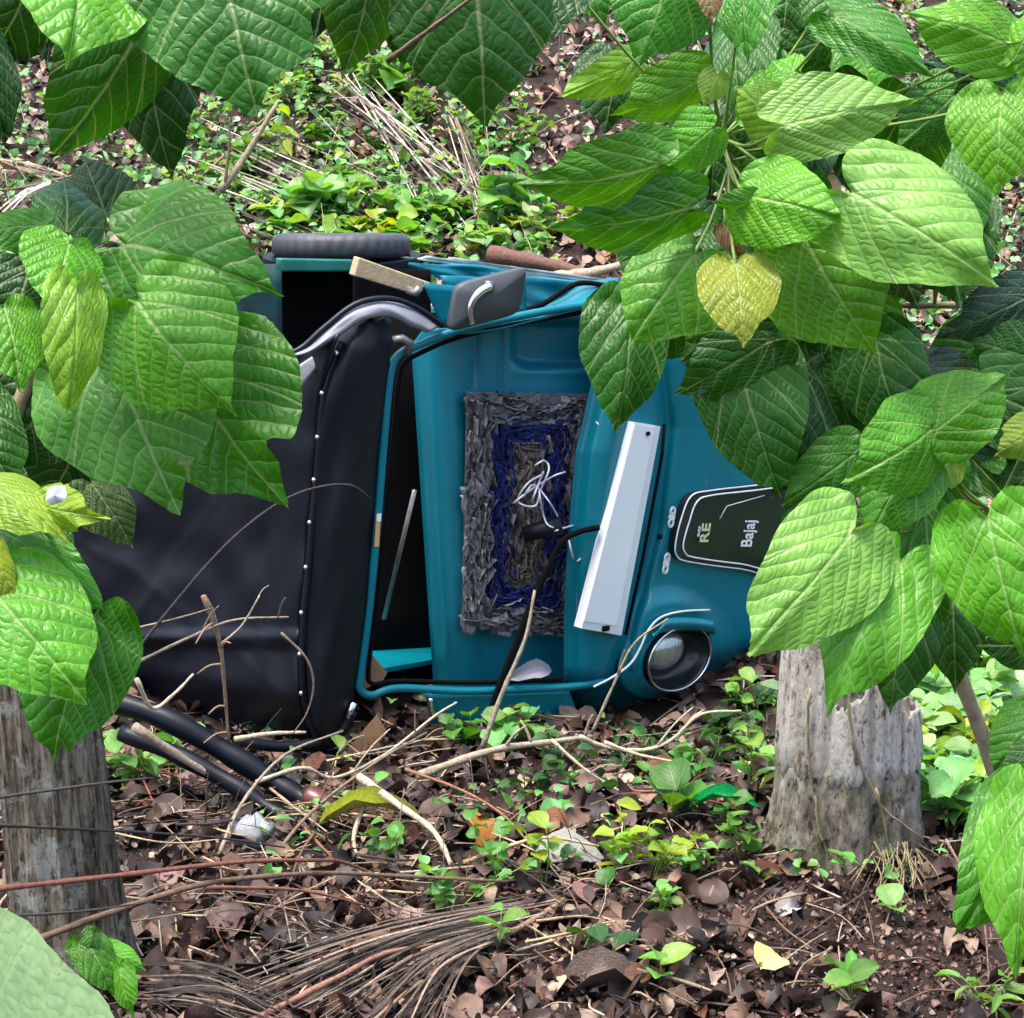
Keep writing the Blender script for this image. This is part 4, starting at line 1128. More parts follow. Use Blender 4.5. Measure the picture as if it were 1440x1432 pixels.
# ------------------------------------------------------------------ stump and trunk
def stump():
    bpt = ground_at(1200, 1222)
    c = Vector((bpt.x + 0.0, bpt.y + 0.15, gz(bpt.x, bpt.y + 0.15)))
    t = thing('tree_stump', 'bleached jagged tree stump with mossy foot under the right shrub', 'stump', c)
    pxm = 2687 / 4.75
    N = 160
    tops = [(0.0, 0.35), (0.5, 0.38), (0.9, 0.50), (1.35, 0.36), (1.7, 0.40), (2.1, 0.50), (2.6, 0.62), (3.1, 0.58), (3.6, 0.66), (4.05, 0.60), (4.35, 0.40), (4.7, 0.44), (5.0, 0.52), (5.3, 0.47), (5.55, 0.37), (6.0, 0.37), (6.29, 0.35)]
    def ringpt(a, z, extra):
        r = (0.178 + 0.03 * max(0, 0.2 - z) * 2) * (1 + 0.035 * math.sin(3 * a + 1) + 0.015 * math.sin(7 * a))
        r += 0.008 * nz(math.cos(a) * 6, math.sin(a) * 6, z * 1.5) + 0.004 * nz(a * 14, z * 3, 3) + 0.004 * nz(a * 34, z * 9, 6)
        return c + Vector((math.cos(a) * (r + extra), math.sin(a) * (r + extra) * 0.85, z))
    # mossy foot
    rows = 18; vs = []; fs = []
    for i in range(rows + 1):
        z = -0.08 + 0.38 * i / rows
        for k in range(N):
            vs.append(ringpt(2 * math.pi * k / N, z, 0.002 + 0.045 * max(0, 0.14 - z) + 0.010 * nz(k * 0.18, z * 12, 8) + 0.006 * nz(k * 0.5, z * 30, 3) - 0.03 * sst(0.22, 0.30, z)))
    for i in range(rows):
        for k in range(N):
            fs.append((i * N + k, i * N + (k + 1) % N, (i + 1) * N + (k + 1) % N, (i + 1) * N + k))
    fs.append(tuple(rows * N + k for k in range(N)))
    m = MB(); m.add(vs, fs); m.build('foot', M['stumpbase'], t)
    # weathered shell with ragged lower edge and jagged top
    rows = 26; vs = []; fs = []
    for i in range(rows + 1):
        for k in range(N):
            a = 2 * math.pi * k / N
            lo = 0.205 + 0.04 * nz(math.cos(a) * 3, math.sin(a) * 3, 1) + 0.02 * nz(k * 0.9, 3.3) + 0.016 * nz(k * 2.3, 7.3)
            hi = interp(tops, a) + 0.025 * nz(k * 0.3, 9.1) + 0.016 * nz(k * 0.9, 2.1)
            z = lo + (hi - lo) * i / rows
            groove = -0.018 * math.exp(-((a - 4.27) / 0.05) ** 2) - 0.014 * math.exp(-((a - 4.9) / 0.06) ** 2) - 0.012 * math.exp(-((a - 5.45) / 0.04) ** 2)
            vs.append(ringpt(a, z, 0.007 * sst(0, 0.12, i / rows) + 0.001 + groove - 0.015 * (i / rows) ** 2 * 1.0))
    for i in range(rows):
        for k in range(N):
            fs.append((i * N + k, i * N + (k + 1) % N, (i + 1) * N + (k + 1) % N, (i + 1) * N + k))
    m = MB(); m.add(vs, fs)
    solid(m.build('weathered_shell', M['stumpwood'], t), 0.01)
    # creeping roots on the front
    for pts in ([(1192, 965), (1200, 1040), (1222, 1100), (1245, 1140), (1290, 1175), (1305, 1195)], [(1146, 1120), (1152, 1170), (1163, 1200), (1160, 1250)], [(1232, 1110), (1244, 1160), (1252, 1205)], [(1140, 970), (1136, 1020), (1142, 1110), (1148, 1130)]):
        P = []
        for x, y in cat(pts, 5):
            dx = (at(x, y, 4.75).x - c.x)
            yy = c.y - math.sqrt(max(0.0004, 0.195 ** 2 - min(0.19, abs(dx)) ** 2)) * 0.86 - 0.004
            P.append(hity(x, y, yy))
        m = MB(); m.tube([p + Vector((0.004 * nz(k * .6, 1), 0.003, 0.004 * nz(k * .6, 2))) for k, p in enumerate(P)], [0.0042 - 0.002 * k / len(P) for k in range(len(P))], 6)
        m.build('creeping_root', M['stem'], t)
    rng = random.Random(3)
    for k in range(34):
        x0 = 1255 + rng.uniform(-30, 35); y0 = 1195 + rng.uniform(-12, 12)
        p0 = hity(x0, y0, c.y - 0.17)
        p1 = ground_at(x0 + rng.uniform(-40, 50), y0 + rng.uniform(40, 75)) + Vector((0, 0, 0.004))
        mid = (p0 + p1) / 2 + Vector((rng.uniform(-.02, .02), -0.02, 0.01))
        m = MB(); m.tube([Vector(p) for p in cat([tuple(p0), tuple(mid), tuple(p1)], 4)], 0.0018, 4)
        m.build('root_hair', M['stem'], t)
stump()
def trunk():
    c = Vector((-1.005, 3.95, 0)); c.z = gz(c.x, c.y)
    t = thing('old_tree', 'fibrous grey-brown trunk with lichen patches at the lower left', 'tree', c)
    N = 140; rows = 60; vs = []; fs = []
    for i in range(rows + 1):
        z = -0.1 + 0.95 * i / rows
        for k in range(N):
            a = 2 * math.pi * k / N
            r = 0.112 + 0.06 * math.exp(-(z + 0.1) / 0.22) * (0.75 + 0.25 * math.cos(a - 5.6)) - 0.012 * z
            r += 0.011 * nz(math.cos(a) * 5, math.sin(a) * 5, z * 1.4) + 0.010 * nz(a * 11, z * 1.6, 5) + 0.006 * nz(a * 26, z * 2.5, 2)
            vs.append(c + Vector((math.cos(a) * r - 0.03 * z, math.sin(a) * r, z)))
    for i in range(rows):
        for k in range(N):
            fs.append((i * N + k, i * N + (k + 1) % N, (i + 1) * N + (k + 1) % N, (i + 1) * N + k))
    fs.append(tuple(rows * N + k for k in range(N)))
    m = MB(); m.add(vs, fs); m.build('trunk', M['trunkbark'], t)
trunk()

# ------------------------------------------------------------------ litter: loose leaves
def small_leaf(name, mat, curl, narrow=0.5, seed=0, notch=0.0):
    "leaf of length 1 along x, 30 triangles"
    rng = random.Random(seed)
    us = [0, 0.12, 0.3, 0.5, 0.7, 0.88, 1.0]
    ws = [0.03, 0.30 + notch, 0.46, 0.5, 0.40, 0.18, 0.0]
    vs = []; uv = []
    for u, w in zip(us, ws):
        for s in (-1, -0.5, 0, 0.5, 1):
            v = s * w
            z = curl * (u - 0.5) ** 2 * -1.2 + abs(s) * w * (0.35 + curl * 0.6) * 0.6 + rng.uniform(-.035, .035) * (1 + abs(curl))
            vs.append((u - (0.06 if abs(s) == 1 and u == 0.12 else 0), v * narrow * 2, z)); uv.append((u, v))
    fs = [(i * 5 + j, i * 5 + j + 1, (i + 1) * 5 + j + 1, (i + 1) * 5 + j) for i in range(6) for j in range(4)]
    me = bpy.data.meshes.new(name); me.from_pydata(vs, [], fs)
    me.polygons.foreach_set('use_smooth', [True] * len(me.polygons))
    uvl = me.uv_layers.new(name='UVMap'); li = np.zeros(len(me.loops), np.int32); me.loops.foreach_get('vertex_index', li)
    uvl.data.foreach_set('uv', np.array(uv, np.float32)[li].ravel())
    me.materials.append(mat)
    return me
DEADM = [small_leaf('fallen_leaf', M['dead'], c, n_, i) for i, (c, n_) in enumerate([(0.3, .45), (1.2, .38), (-1.0, .42), (0.7, .30), (1.8, .36), (-0.5, .5)])]
BROWN = [(0.060, 0.028, 0.016), (0.036, 0.016, 0.010), (0.11, 0.06, 0.036), (0.20, 0.12, 0.080), (0.016, 0.008, 0.006), (0.095, 0.034, 0.016), (0.34, 0.24, 0.17), (0.026, 0.015, 0.010), (0.075, 0.042, 0.030), (0.16, 0.088, 0.070)]

def rotm(yaw, pitch, roll): 
    return Matrix.Rotation(yaw, 4, 'Z') @ Matrix.Rotation(pitch, 4, 'Y') @ Matrix.Rotation(roll, 4, 'X')

def scatter_stuff(name, n, region, sizes, cols, mat, seed, lift=(0.0, 0.02), tilt=0.5, kindmesh=None, cond=None, label=None):
    rng = random.Random(seed)
    templ = []
    for me in kindmesh:
        v = np.array([tuple(q.co) for q in me.vertices]); f = [tuple(p.vertices) for p in me.polygons]
        templ.append((v, np.array(f)))
    V = []; Fs = []; C = []; off = 0
    k = 0; tries = 0
    while k < n and tries < n * 6:
        tries += 1
        x, y = region(rng)
        if cond and not cond(x, y, rng): continue
        v, f = templ[rng.randrange(len(templ))]
        s = sizes[0] + (sizes[1] - sizes[0]) * rng.random() ** 1.6
        sl = 0.38 if y > 7.5 else 0.0
        R = np.array((Matrix.Rotation(math.atan(sl), 4, 'X') @ rotm(rng.uniform(0, 6.28), rng.gauss(0, tilt), rng.gauss(0, tilt))).to_3x3())
        p = v * s; p[:, 0] -= s * 0.5
        p = p @ R.T + np.array((x, y, gz(x, y) + rng.uniform(*lift)))
        V.append(p); Fs.append(f + off); off += len(p)
        c = cols[rng.randrange(len(cols))]; g = rng.uniform(0.65, 1.3)
        C.append(np.tile(np.array([c[0] * g, c[1] * g, c[2] * g, 1], np.float32), (len(p), 1)))
        k += 1
    me = bpy.data.meshes.new(name)
    V = np.concatenate(V); Fs = np.concatenate(Fs)
    me.from_pydata(V.tolist(), [], Fs.tolist())
    me.polygons.foreach_set('use_smooth', [True] * len(me.polygons))
    ca = me.color_attributes.new('Col', 'FLOAT_COLOR', 'POINT'); ca.data.foreach_set('color', np.concatenate(C).astype(np.float32).ravel())
    me.materials.append(mat)
    o = bpy.data.objects.new(name, me); COL.objects.link(o)
    o['kind'] = 'stuff'
    if label: o['label'] = label
    return o

def red_soil(x, y): return math.exp(-(((x - 0.85) / 0.42) ** 2 + ((y - 4.05) / 0.36) ** 2) ** 2)
def fgreg(r):
    y = r.uniform(3.3, 6.9); h = 0.36 * y
    return r.uniform(-h, h), y
scatter_stuff('leaf_litter', 5200, fgreg, (0.02, 0.11), BROWN + [(0.03, 0.017, 0.012), (0.05, 0.028, 0.02), (0.022, 0.014, 0.011), (0.065, 0.036, 0.028)], M['litter'], 21, (0.0, 0.03), 0.45, DEADM, lambda x, y, r: r.random() > 0.97 * red_soil(x, y), label='brown dead leaves covering the ground around the wreck')
def bgreg(r):
    y = 6.6 + 8.5 * r.random() ** 1.25; h = 0.33 * y
    return r.uniform(-h, h), y
scatter_stuff('leaf_litter', 15000, bgreg, (0.03, 0.10), [(0.30, 0.18, 0.13), (0.38, 0.25, 0.19), (0.26, 0.12, 0.07), (0.46, 0.33, 0.26), (0.075, 0.045, 0.035), (0.17, 0.10, 0.08), (0.28, 0.17, 0.15), (0.42, 0.28, 0.2), (0.3, 0.16, 0.11), (0.05, 0.03, 0.022), (0.5, 0.38, 0.31), (0.46, 0.33, 0.26), (0.55, 0.44, 0.37)], M['litter'], 22, (0.0, 0.05), 0.4, DEADM, label='pale brown dead leaves covering the bank behind the wreck')  # pale litter, lightened to imitate stronger bank light; darkest tones imitate shaded gaps
# crumbs of soil and bits on the bare patch
def crumb_reg(r): return r.gauss(0.85, 0.4), r.gauss(4.1, 0.35)
def bits_reg(r):
    y = r.uniform(3.4, 5.6); return r.uniform(-0.28 * y, 0.28 * y), y
scatter_stuff('leaf_crumbs', 6000, bits_reg, (0.006, 0.026), [(0.08, 0.04, 0.028), (0.03, 0.016, 0.012), (0.2, 0.13, 0.1), (0.36, 0.27, 0.21), (0.05, 0.03, 0.02)], M['litter'], 29, (0.0, 0.03), 0.8, DEADM, label='crumbled bits of dead leaf over the foreground litter')
scatter_stuff('soil_crumbs', 3500, crumb_reg, (0.006, 0.024), [(0.10, 0.045, 0.03), (0.05, 0.02, 0.014), (0.16, 0.08, 0.055), (0.3, 0.2, 0.15)], M['litter'], 23, (0.0, 0.006), 0.7, DEADM[3:], label='reddish soil crumbs on the bare patch by the stump')
def scatter_twigs():
    rng = random.Random(8); m = MB()
    for k in range(1800):
        if k < 900: x, y = fgreg(rng)
        else: x, y = bgreg(rng)
        L = rng.uniform(0.05, 0.3) if k < 900 else rng.uniform(0.1, 0.55); a = rng.uniform(0, 6.28)
        p0 = Vector((x, y, gz(x, y) + 0.012)); p1 = Vector((x + L * math.cos(a), y + L * math.sin(a), 0)); p1.z = gz(p1.x, p1.y) + (rng.uniform(0.005, 0.05) if k < 900 else rng.uniform(0.02, 0.3))
        mid = (p0 + p1) / 2 + Vector((rng.uniform(-.02, .02), rng.uniform(-.02, .02), rng.uniform(0, .02)))
        c = rng.choice([(0.30, 0.22, 0.14), (0.16, 0.10, 0.06), (0.42, 0.34, 0.25), (0.07, 0.045, 0.03)] + ([(0.5, 0.42, 0.33), (0.44, 0.36, 0.27)] if k >= 900 else []))
        m.tube([Vector(p) for p in cat([tuple(p0), tuple(mid), tuple(p1)], 3)], rng.uniform(0.0012, 0.0035), 4, col=c)
    m.build('twig_litter', M['litter'], kind='stuff', label='thin dry twigs scattered through the leaf litter')
scatter_twigs()

# single fallen leaves
def fallen(px, py, lpx, col, yaw, mesh=0, label=None, group=None, tilt=(0.0, 0.0), lift=0.015, wide=1.0, pos=None):
    p = pos or ground_at(px, py, lift)
    d = (p - CAM).dot(FWD)
    s = lpx * d / FPX
    o = bpy.data.objects.new('fallen_leaf', DEADM[mesh]); COL.objects.link(o)
    o.matrix_basis = Matrix.Translation(p) @ rotm(yaw, tilt[0], tilt[1]) @ Matrix.Diagonal((s, s * wide, s, 1)) @ Matrix.Translation((-0.5, 0, 0))
    o.color = (*col, 1)
    o['label'] = label; o['category'] = 'leaf'
    if group: o['group'] = group
    return o
fallen(1083, 1348, 62, (0.75, 0.55, 0.20), 1.1, 0, 'single yellow fallen leaf on the bare red soil', tilt=(0.1, 0.35), lift=0.045)
fallen(672, 1168, 66, (0.34, 0.14, 0.015), 0.9, 2, 'curled orange fallen leaf in front of the cab', tilt=(0.2, 0.9), wide=1.3, lift=0.06)
fallen(800, 1203, 100, (0.22, 0.23, 0.20), 0.1, 0, 'broad grey-white dead leaf beside the yellow-green seedlings', tilt=(0.0, 0.15), lift=0.04, wide=.9)
fallen(525, 1138, 150, (0.48, 0.52, 0.08), 0.15, 3, 'long narrow yellow-green leaf lying near the black tubes', tilt=(0.05, 0.5), wide=0.26, lift=0.08)
fallen(1020, 1124, 100, (0.01, 0.42, 0.13), -0.05, 3, 'vivid green narrow blade lying left of the stump', tilt=(0.0, 0.5), wide=0.32, lift=0.09)
fallen(752, 945, 66, (0.34, 0.34, 0.38), 0.5, 3, 'grey dead leaf caught on the rickshaw below the mat', tilt=(0.0, 0.9), pos=wsc(752, 945, 0.03), wide=.7)
fallen(563, 1292, 60, (0.34, 0.21, 0.19), 0.4, 2, 'pinkish brown fallen leaf above the dry palm frond', tilt=(0.1, 0.6), wide=1.3)
fallen(838, 1272, 74, (0.30, 0.15, 0.13), 1.2, 5, 'reddish crumpled fallen leaf below the seedlings', tilt=(0.1, 0.6), wide=1.2)
fallen(1013, 1262, 42, (0.52, 0.36, 0.28), 0.8, 0, 'small pale pink fallen leaf at the edge of the bare soil', tilt=(0.1, 0.7))
fallen(1112, 1278, 48, (0.50, 0.44, 0.42), 0.4, 4, 'whitish curled fallen leaf below the stump', tilt=(0.1, 0.5))
fallen(436, 1330, 46, (0.55, 0.56, 0.58), 0.7, 2, 'small white fallen leaf above the left end of the dry frond', tilt=(0.2, 0.5))
fallen(930, 1090, 60, (0.42, 0.19, 0.11), 0.2, 4, 'rust coloured fallen leaf in the shade under the headlight', tilt=(0.2, 0.6))
fallen(850, 1385, 170, (0.12, 0.085, 0.065), 0.25, 1, 'large dark brown curled fallen leaf at the bottom edge', tilt=(0.0, 0.25), wide=.5)
fallen(780, 1170, 70, (0.28, 0.12, 0.06), 0.1, 4, 'round russet fallen leaf behind the tallest seedling', tilt=(0.0, 0.4))
fallen(520, 1395, 10, (0.3, 0.2, 0.15), 0.1, 4, 'tiny brown fallen leaf lying on the dry palm frond', tilt=(0.0, 0.4))
rng = random.Random(77)
for k in range(190):
    px, py = rng.uniform(150, 1430), rng.uniform(1040, 1430)
    if 1010 < px < 1340 and py > 1200 and rng.random() < 0.75: continue
    if 470 < px < 860 and py < 1060: continue
    fallen(px, py, rng.uniform(20, 52), rng.choice(BROWN), rng.uniform(0, 6.28), rng.randrange(6), 'dry brown fallen leaf lying in the foreground litter', 'fallen leaves in the foreground litter', (rng.gauss(0.05, .3), rng.gauss(.25, .4)), rng.uniform(.01, .035))

# ------------------------------------------------------------------ branches and twigs
def branch(pts, wpx, col, label, y0=None, y1=None, lift=0.02, sides=7, twigs=0, name='fallen_branch', seed=0, group=None):
    P = cat(pts, 5); n = len(P); rng = random.Random(seed + len(pts) * 31)
    W = []
    for k, p in enumerate(P):
        if y0 is None: W.append(ground_at(p[0], p[1], lift + 0.012 * math.sin(k * 0.6)))
        else: W.append(hity(p[0], p[1], y0 + ((y1 if y1 is not None else y0) - y0) * k / (n - 1)))
    d = (W[n // 2] - CAM).dot(FWD)
    r0 = wpx * d / FPX / 2
    rad = [r0 * (1.05 - 0.55 * k / (n - 1)) * (1 + 0.13 * math.sin(k * 2.3 + seed)) for k in range(n)]
    m = MB(); m.tube(W, rad, sides)
    for q in range(twigs):
        k = rng.randrange(2, n - 1); b = W[k]
        dv = (W[min(k + 1, n - 1)] - W[k - 1]).normalized()
        sd_ = Vector((rng.uniform(-1, 1), rng.uniform(-.6, .3), rng.uniform(0, 1))).normalized()
        L = rng.uniform(0.05, 0.16)
        e = b + (dv * 0.6 + sd_ * 0.8).normalized() * L
        m.tube([Vector(v) for v in cat([tuple(b), tuple((b + e) / 2 + Vector((0, 0, 0.01))), tuple(e)], 3)], [r0 * 0.5, r0 * .45, r0 * .4, r0 * .38, r0 * .34, r0 * .3, r0 * .25], 5)
    o = m.build(name, M['stick'])
    o.color = (*col, 1); o['label'] = label; o['category'] = 'branch'
    if group: o['group'] = group
    return o
PALE, GRY, RED, BRN, DRK, STR = (0.50, 0.42, 0.30), (0.28, 0.23, 0.17), (0.17, 0.062, 0.042), (0.14, 0.085, 0.055), (0.035, 0.028, 0.026), (0.48, 0.36, 0.20)
branch([(-20, 1252), (160, 1232), (330, 1213), (440, 1210), (490, 1215), (570, 1252)], 8, RED, 'long red-brown stem arching across the front of the left trunk', 3.72, 4.2, sides=8)
branch([(35, 1328), (150, 1285), (260, 1250), (330, 1237), (450, 1228), (560, 1232), (715, 1240)], 10, BRN, 'thick dark brown stem lying below the red-brown one', 3.66, 4.2)
branch([(290, 1248), (420, 1252), (525, 1276)], 6, RED, 'short thin red stem forking off the thick brown one', 4.0, 4.15)
branch([(585, 1092), (690, 1056), (780, 1043), (832, 1036)], 12, (0.34, 0.28, 0.2), 'pale grey branch lying on the ground under the windscreen', 4.98, 5.15, twigs=3)
branch([(815, 1036), (850, 1050), (905, 1055), (945, 1040), (985, 1005), (1042, 1000)], 7, PALE, 'pale forked twig curving up below the headlight', 5.1, 5.25, twigs=2)
branch([(850, 1044), (900, 1062), (975, 1076)], 6, PALE, 'short straight straw twig right of the grey branch', 5.05, 5.05)
branch([(775, 1040), (820, 1080), (870, 1112), (905, 1128)], 5, PALE, 'thin straw twig crossing diagonally below the grey branch', 5.0, 4.9, twigs=1)
branch([(188, 1022), (265, 1072), (335, 1112)], 14, (0.30, 0.24, 0.18), 'stout grey stick resting on the black tubes', 4.75, 4.85)
branch([(192, 955), (214, 996), (245, 976), (272, 948)], 7, PALE, 'small pale forked twig beside the lower left leaf', 4.7, 4.8)
branch([(286, 838), (308, 900), (315, 960), (322, 1048)], 8, (0.30, 0.2, 0.13), 'upright brown twig standing against the black hood', 4.9, 4.95, twigs=5)
branch([(312, 905), (340, 880), (365, 838)], 4, PALE, 'thin pale side shoot beside the upright twig', 4.9, 4.85, twigs=1)
branch([(150, 975), (200, 905), (300, 785), (370, 722), (430, 690), (490, 682), (522, 702)], 5, DRK, 'long dark twig arching up across the black hood', 4.8, 5.1)
branch([(395, 890), (430, 925), (441, 962), (432, 1002), (412, 1032)], 4, (0.2, 0.15, 0.11), 'thin curved twig looping over the studded hood seam', 5.0, 5.0)
branch([(180, 938), (270, 895), (330, 872), (406, 868)], 5, GRY, 'dark twig with pale tip lying across the hood', 4.85, 4.95, twigs=3)
branch([(120, 900), (240, 872), (300, 855)], 3.5, GRY, 'hair-thin twig above the dark pale-tipped one', 4.85, 4.9)
branch([(330, 1040), (380, 1032), (430, 1030)], 8, PALE, 'short whitish stick along the lower edge of the hood', 5.1, 5.2)
branch([(360, 1100), (425, 1080), (470, 1094), (540, 1062), (610, 1008), (642, 988)], 6, PALE, 'crooked whitish twig running up to the chrome hook', 4.85, 5.2, twigs=1)
branch([(308, 1202), (340, 1130), (400, 1062), (482, 1028)], 6, GRY, 'slanting grey twig left of the cardboard sheet', 4.5, 5.0)
branch([(358, 1244), (430, 1150), (520, 1078), (600, 1030)], 6, (0.2, 0.15, 0.11), 'slanting brown twig right of the plastic bottle', 4.45, 5.0, twigs=2)
branch([(678, 1052), (706, 975), (738, 900), (752, 830)], 8, GRY, 'bare grey stick leaning against the cab below the mat', 5.2, 5.35)
branch([(832, 1032), (862, 965), (892, 905), (940, 870)], 5, GRY, 'thin forked twig leaning in front of the headlight', 5.2, 5.25, twigs=1)
branch([(570, 1082), (650, 1112), (712, 1150), (760, 1208)], 5, (0.26, 0.12, 0.07), 'thin rusty twig slanting past the orange leaf', 4.75, 4.5)
branch([(505, 1092), (560, 1132), (612, 1172), (642, 1235)], 12, PALE, 'thick pale peeled root below the grey branch', 4.72, 4.4)
branch([(520, 1110), (497, 1180), (512, 1220), (535, 1262)], 8, (0.4, 0.34, 0.24), 'crooked pale root left of the peeled one', 4.7, 4.3)
branch([(-20, 1124), (140, 1102), (215, 1094)], 5, DRK, 'black wiry twig crossing the left trunk near its top', 3.70, 3.72)
branch([(-20, 1160), (150, 1168), (300, 1178), (400, 1192)], 5, DRK, 'black wiry twig crossing the middle of the left trunk', 3.70, 4.3)
branch([(-20, 1290), (110, 1282), (215, 1268)], 5, DRK, 'black wiry twig crossing the foot of the left trunk', 3.68, 3.75)
branch([(640, 1218), (700, 1196), (765, 1178), (842, 1190)], 7, STR, 'straw coloured stalk behind the grey-white leaf', 4.45, 4.5)
branch([(355, 1436), (480, 1372), (560, 1336), (725, 1322)], 10, (0.26, 0.13, 0.09), 'pinkish palm stalk lying on the dry frond', 3.72, 4.05)
branch([(715, 1285), (790, 1332), (850, 1376)], 5, STR, 'thin straw stalk right of the dry frond', 4.15, 3.85)
branch([(870, 1358), (960, 1380), (1050, 1412)], 7, (0.28, 0.2, 0.14), 'brown stick lying at the bottom edge of the bare soil', 3.9, 3.75)
branch([(1330, 1180), (1380, 1280), (1392, 1400)], 4, (0.3, 0.2, 0.16), 'thin bare twig beside the drooping right leaf', 4.0, 3.85)
branch([(690, 358), (770, 372), (850, 392)], 26, (0.15, 0.07, 0.05), 'thick reddish-brown log behind the overturned cab', 7.2, 6.95, sides=12, name='log')
branch([(780, 392), (830, 384), (880, 372)], 20, (0.42, 0.3, 0.2), 'pale split log lying right of the reddish one', 6.9, 6.9, sides=10, name='log')
branch([(1160, -22), (1215, 2), (1262, 24)], 30, (0.16, 0.075, 0.055), 'reddish log on the bank at the top right', sides=12, name='log')
branch([(310, 268), (345, 220), (390, 145)], 12, (0.30, 0.25, 0.15), 'pale upright sapling stem behind the left shrub', 6.4, 6.5, name='sapling_stem')
branch([(316, 262), (322, 210), (323, 165)], 5, BRN, 'thin dark shoot beside the pale sapling stem', 6.4, 6.45, name='sapling_stem')
branch([(545, 86), (600, 45), (668, -6)], 9, (0.2, 0.14, 0.09), 'bare brown twig slanting between the top leaves', 2.2, 2.1, name='bare_twig')
branch([(1440, 462), (1375, 432), (1300, 430)], 5, GRY, 'grey forked twig crossing the gap at the right edge', 3.6, 3.7, name='bare_twig', twigs=2)
rng = random.Random(40)
for k in range(165):
    x, y = rng.uniform(140, 900) if k % 3 else rng.uniform(140, 560), rng.uniform(1030, 1340)
    a = rng.uniform(-0.6, 0.6) + (0 if rng.random() < .7 else 1.2); L = rng.uniform(60, 190)
    q = [(x, y), (x + L * .5 * math.cos(a), y + L * .25 * math.sin(a) + rng.uniform(-14, 14)), (x + L * math.cos(a), y + L * .5 * math.sin(a))]
    branch(q, rng.uniform(1.6, 5.0) if k < 95 else rng.uniform(1.4, 3.2), rng.choice([PALE, GRY, BRN, DRK, STR, DRK, (0.36, 0.26, 0.18), (0.24, 0.08, 0.05)]), 'thin dry stick lying in the foreground litter', lift=rng.uniform(.015, .06), sides=5, twigs=rng.randrange(3), seed=k, group='dry sticks in the foreground litter')

# ------------------------------------------------------------------ dry palm fronds
def blade(a, b, w, sag, seed, up=0.012, bend=None):
    "folded leaflet strip"
    rng = random.Random(seed)
    mid = (a + b) / 2 + Vector((rng.uniform(-.015, .015), 0, sag))
    if bend is not None: mid = mid + bend
    P = [Vector(p) for p in cat([tuple(a), tuple(mid), tuple(b)], 5)]
    vs = []; n = len(P)
    for k, p in enumerate(P):
        t = (P[min(k + 1, n - 1)] - P[max(0, k - 1)]).normalized()
        s = t.cross(Zv).normalized()
        ww = w * (0.35 + 0.65 * math.sin(math.pi * min(0.98, 0.1 + 0.88 * k / (n - 1))))
        vs += [p + s * ww - Zv * ww * 0.3, p + Zv * ww * 0.9, p - s * ww - Zv * ww * 0.3]
    fs = []
    for k in range(n - 1):
        fs += [(k * 3, k * 3 + 3, k * 3 + 4, k * 3 + 1), (k * 3 + 1, k * 3 + 4, k * 3 + 5, k * 3 + 2), (k * 3 + 2, k * 3 + 5, k * 3 + 3, k * 3)]
    return vs, fs
def frond(label, rachis, pairs, w, col, lift, depthy=None, seed=0, bend=None):
    t = thing('dry_palm_frond', label, 'frond', ground_at(*rachis[0]))
    rng = random.Random(seed)
    P = [ground_at(p[0], p[1], lift) for p in cat(rachis, 5)]
    m = MB(); m.tube(P, [0.009 - 0.005 * k / len(P) for k in range(len(P))], 7)
    o = m.build('rachis', M['stick'], t); o.color = (0.24, 0.16, 0.10, 1)
    for k, (x0, y0, x1, y1) in enumerate(pairs):
        a = ground_at(x0, y0, lift + 0.01 * rng.random()); b = ground_at(x1, y1, lift * 0.5 + 0.03 * rng.random())
        m = MB()
        vs, fs = blade(a, b, w * rng.uniform(0.6, 1.3), rng.uniform(0.0, 0.03), seed * 100 + k, bend=(bend * rng.uniform(.6, 1.3)) if bend else None)
        m.add(vs, fs)
        o = m.build('leaflet', M['stick'], t, smooth=False)
        g = rng.choice((0.12, 0.2, 0.3, 0.5, 0.9, 1.3, 2.4)) * rng.uniform(.8, 1.2); o.color = (min(.62, col[0] * g), min(.56, col[1] * g), min(.5, col[2] * g), 1)  # leaflet tones vary; the darkest also stand in for shaded gaps between blades
rng = random.Random(2)
pr = []
for k in range(86):
    f = k / 85
    pr.append((800 - 120 * f + rng.uniform(-12, 12), 1254 + 70 * f + rng.uniform(-8, 8), 260 + 340 * f + rng.uniform(-40, 40), 1392 + 58 * f + rng.uniform(-12, 14)))
frond('brown dry palm frond sweeping along the bottom edge', [(800, 1262), (740, 1300), (660, 1340), (580, 1390), (520, 1440)], pr, 0.0024, (0.17, 0.128, 0.098), 0.035, seed=1, bend=Vector((-0.01, 0.008, 0.012)))
pr = []
for k in range(34):
    f = k / 33
    pr.append((180 + 30 * rng.random(), 1352 + 60 * f + rng.uniform(-4, 4), 340 + 90 * rng.random(), 1398 + 50 * f + rng.uniform(-6, 6)))
frond('short dark palm frond end beside the foot of the left trunk', [(175, 1372), (260, 1392), (370, 1428)], pr, 0.0024, (0.20, 0.15, 0.115), 0.035, seed=9, bend=Vector((0, 0.012, 0.01)))
pr = []
for k in range(30):
    f = k / 29
    x0, y0 = 250 + 130 * rng.random(), 170 + 150 * f + rng.uniform(-8, 8)
    L = rng.uniform(170, 280)
    pr.append((x0, y0, x0 + L, y0 + L * 0.47 + rng.uniform(-10, 10)))
frond('grey dry palm frond lying on the bank behind the left shrub', [(262, 268), (330, 205), (390, 150)], pr, 0.0048, (0.36, 0.30, 0.245), 0.16, seed=2)
pr = [(470 + rng.uniform(-20, 60), 105 + rng.uniform(-10, 50), 640 + rng.uniform(-60, 80), 315 + rng.uniform(-45, 15)) for k in range(20)]
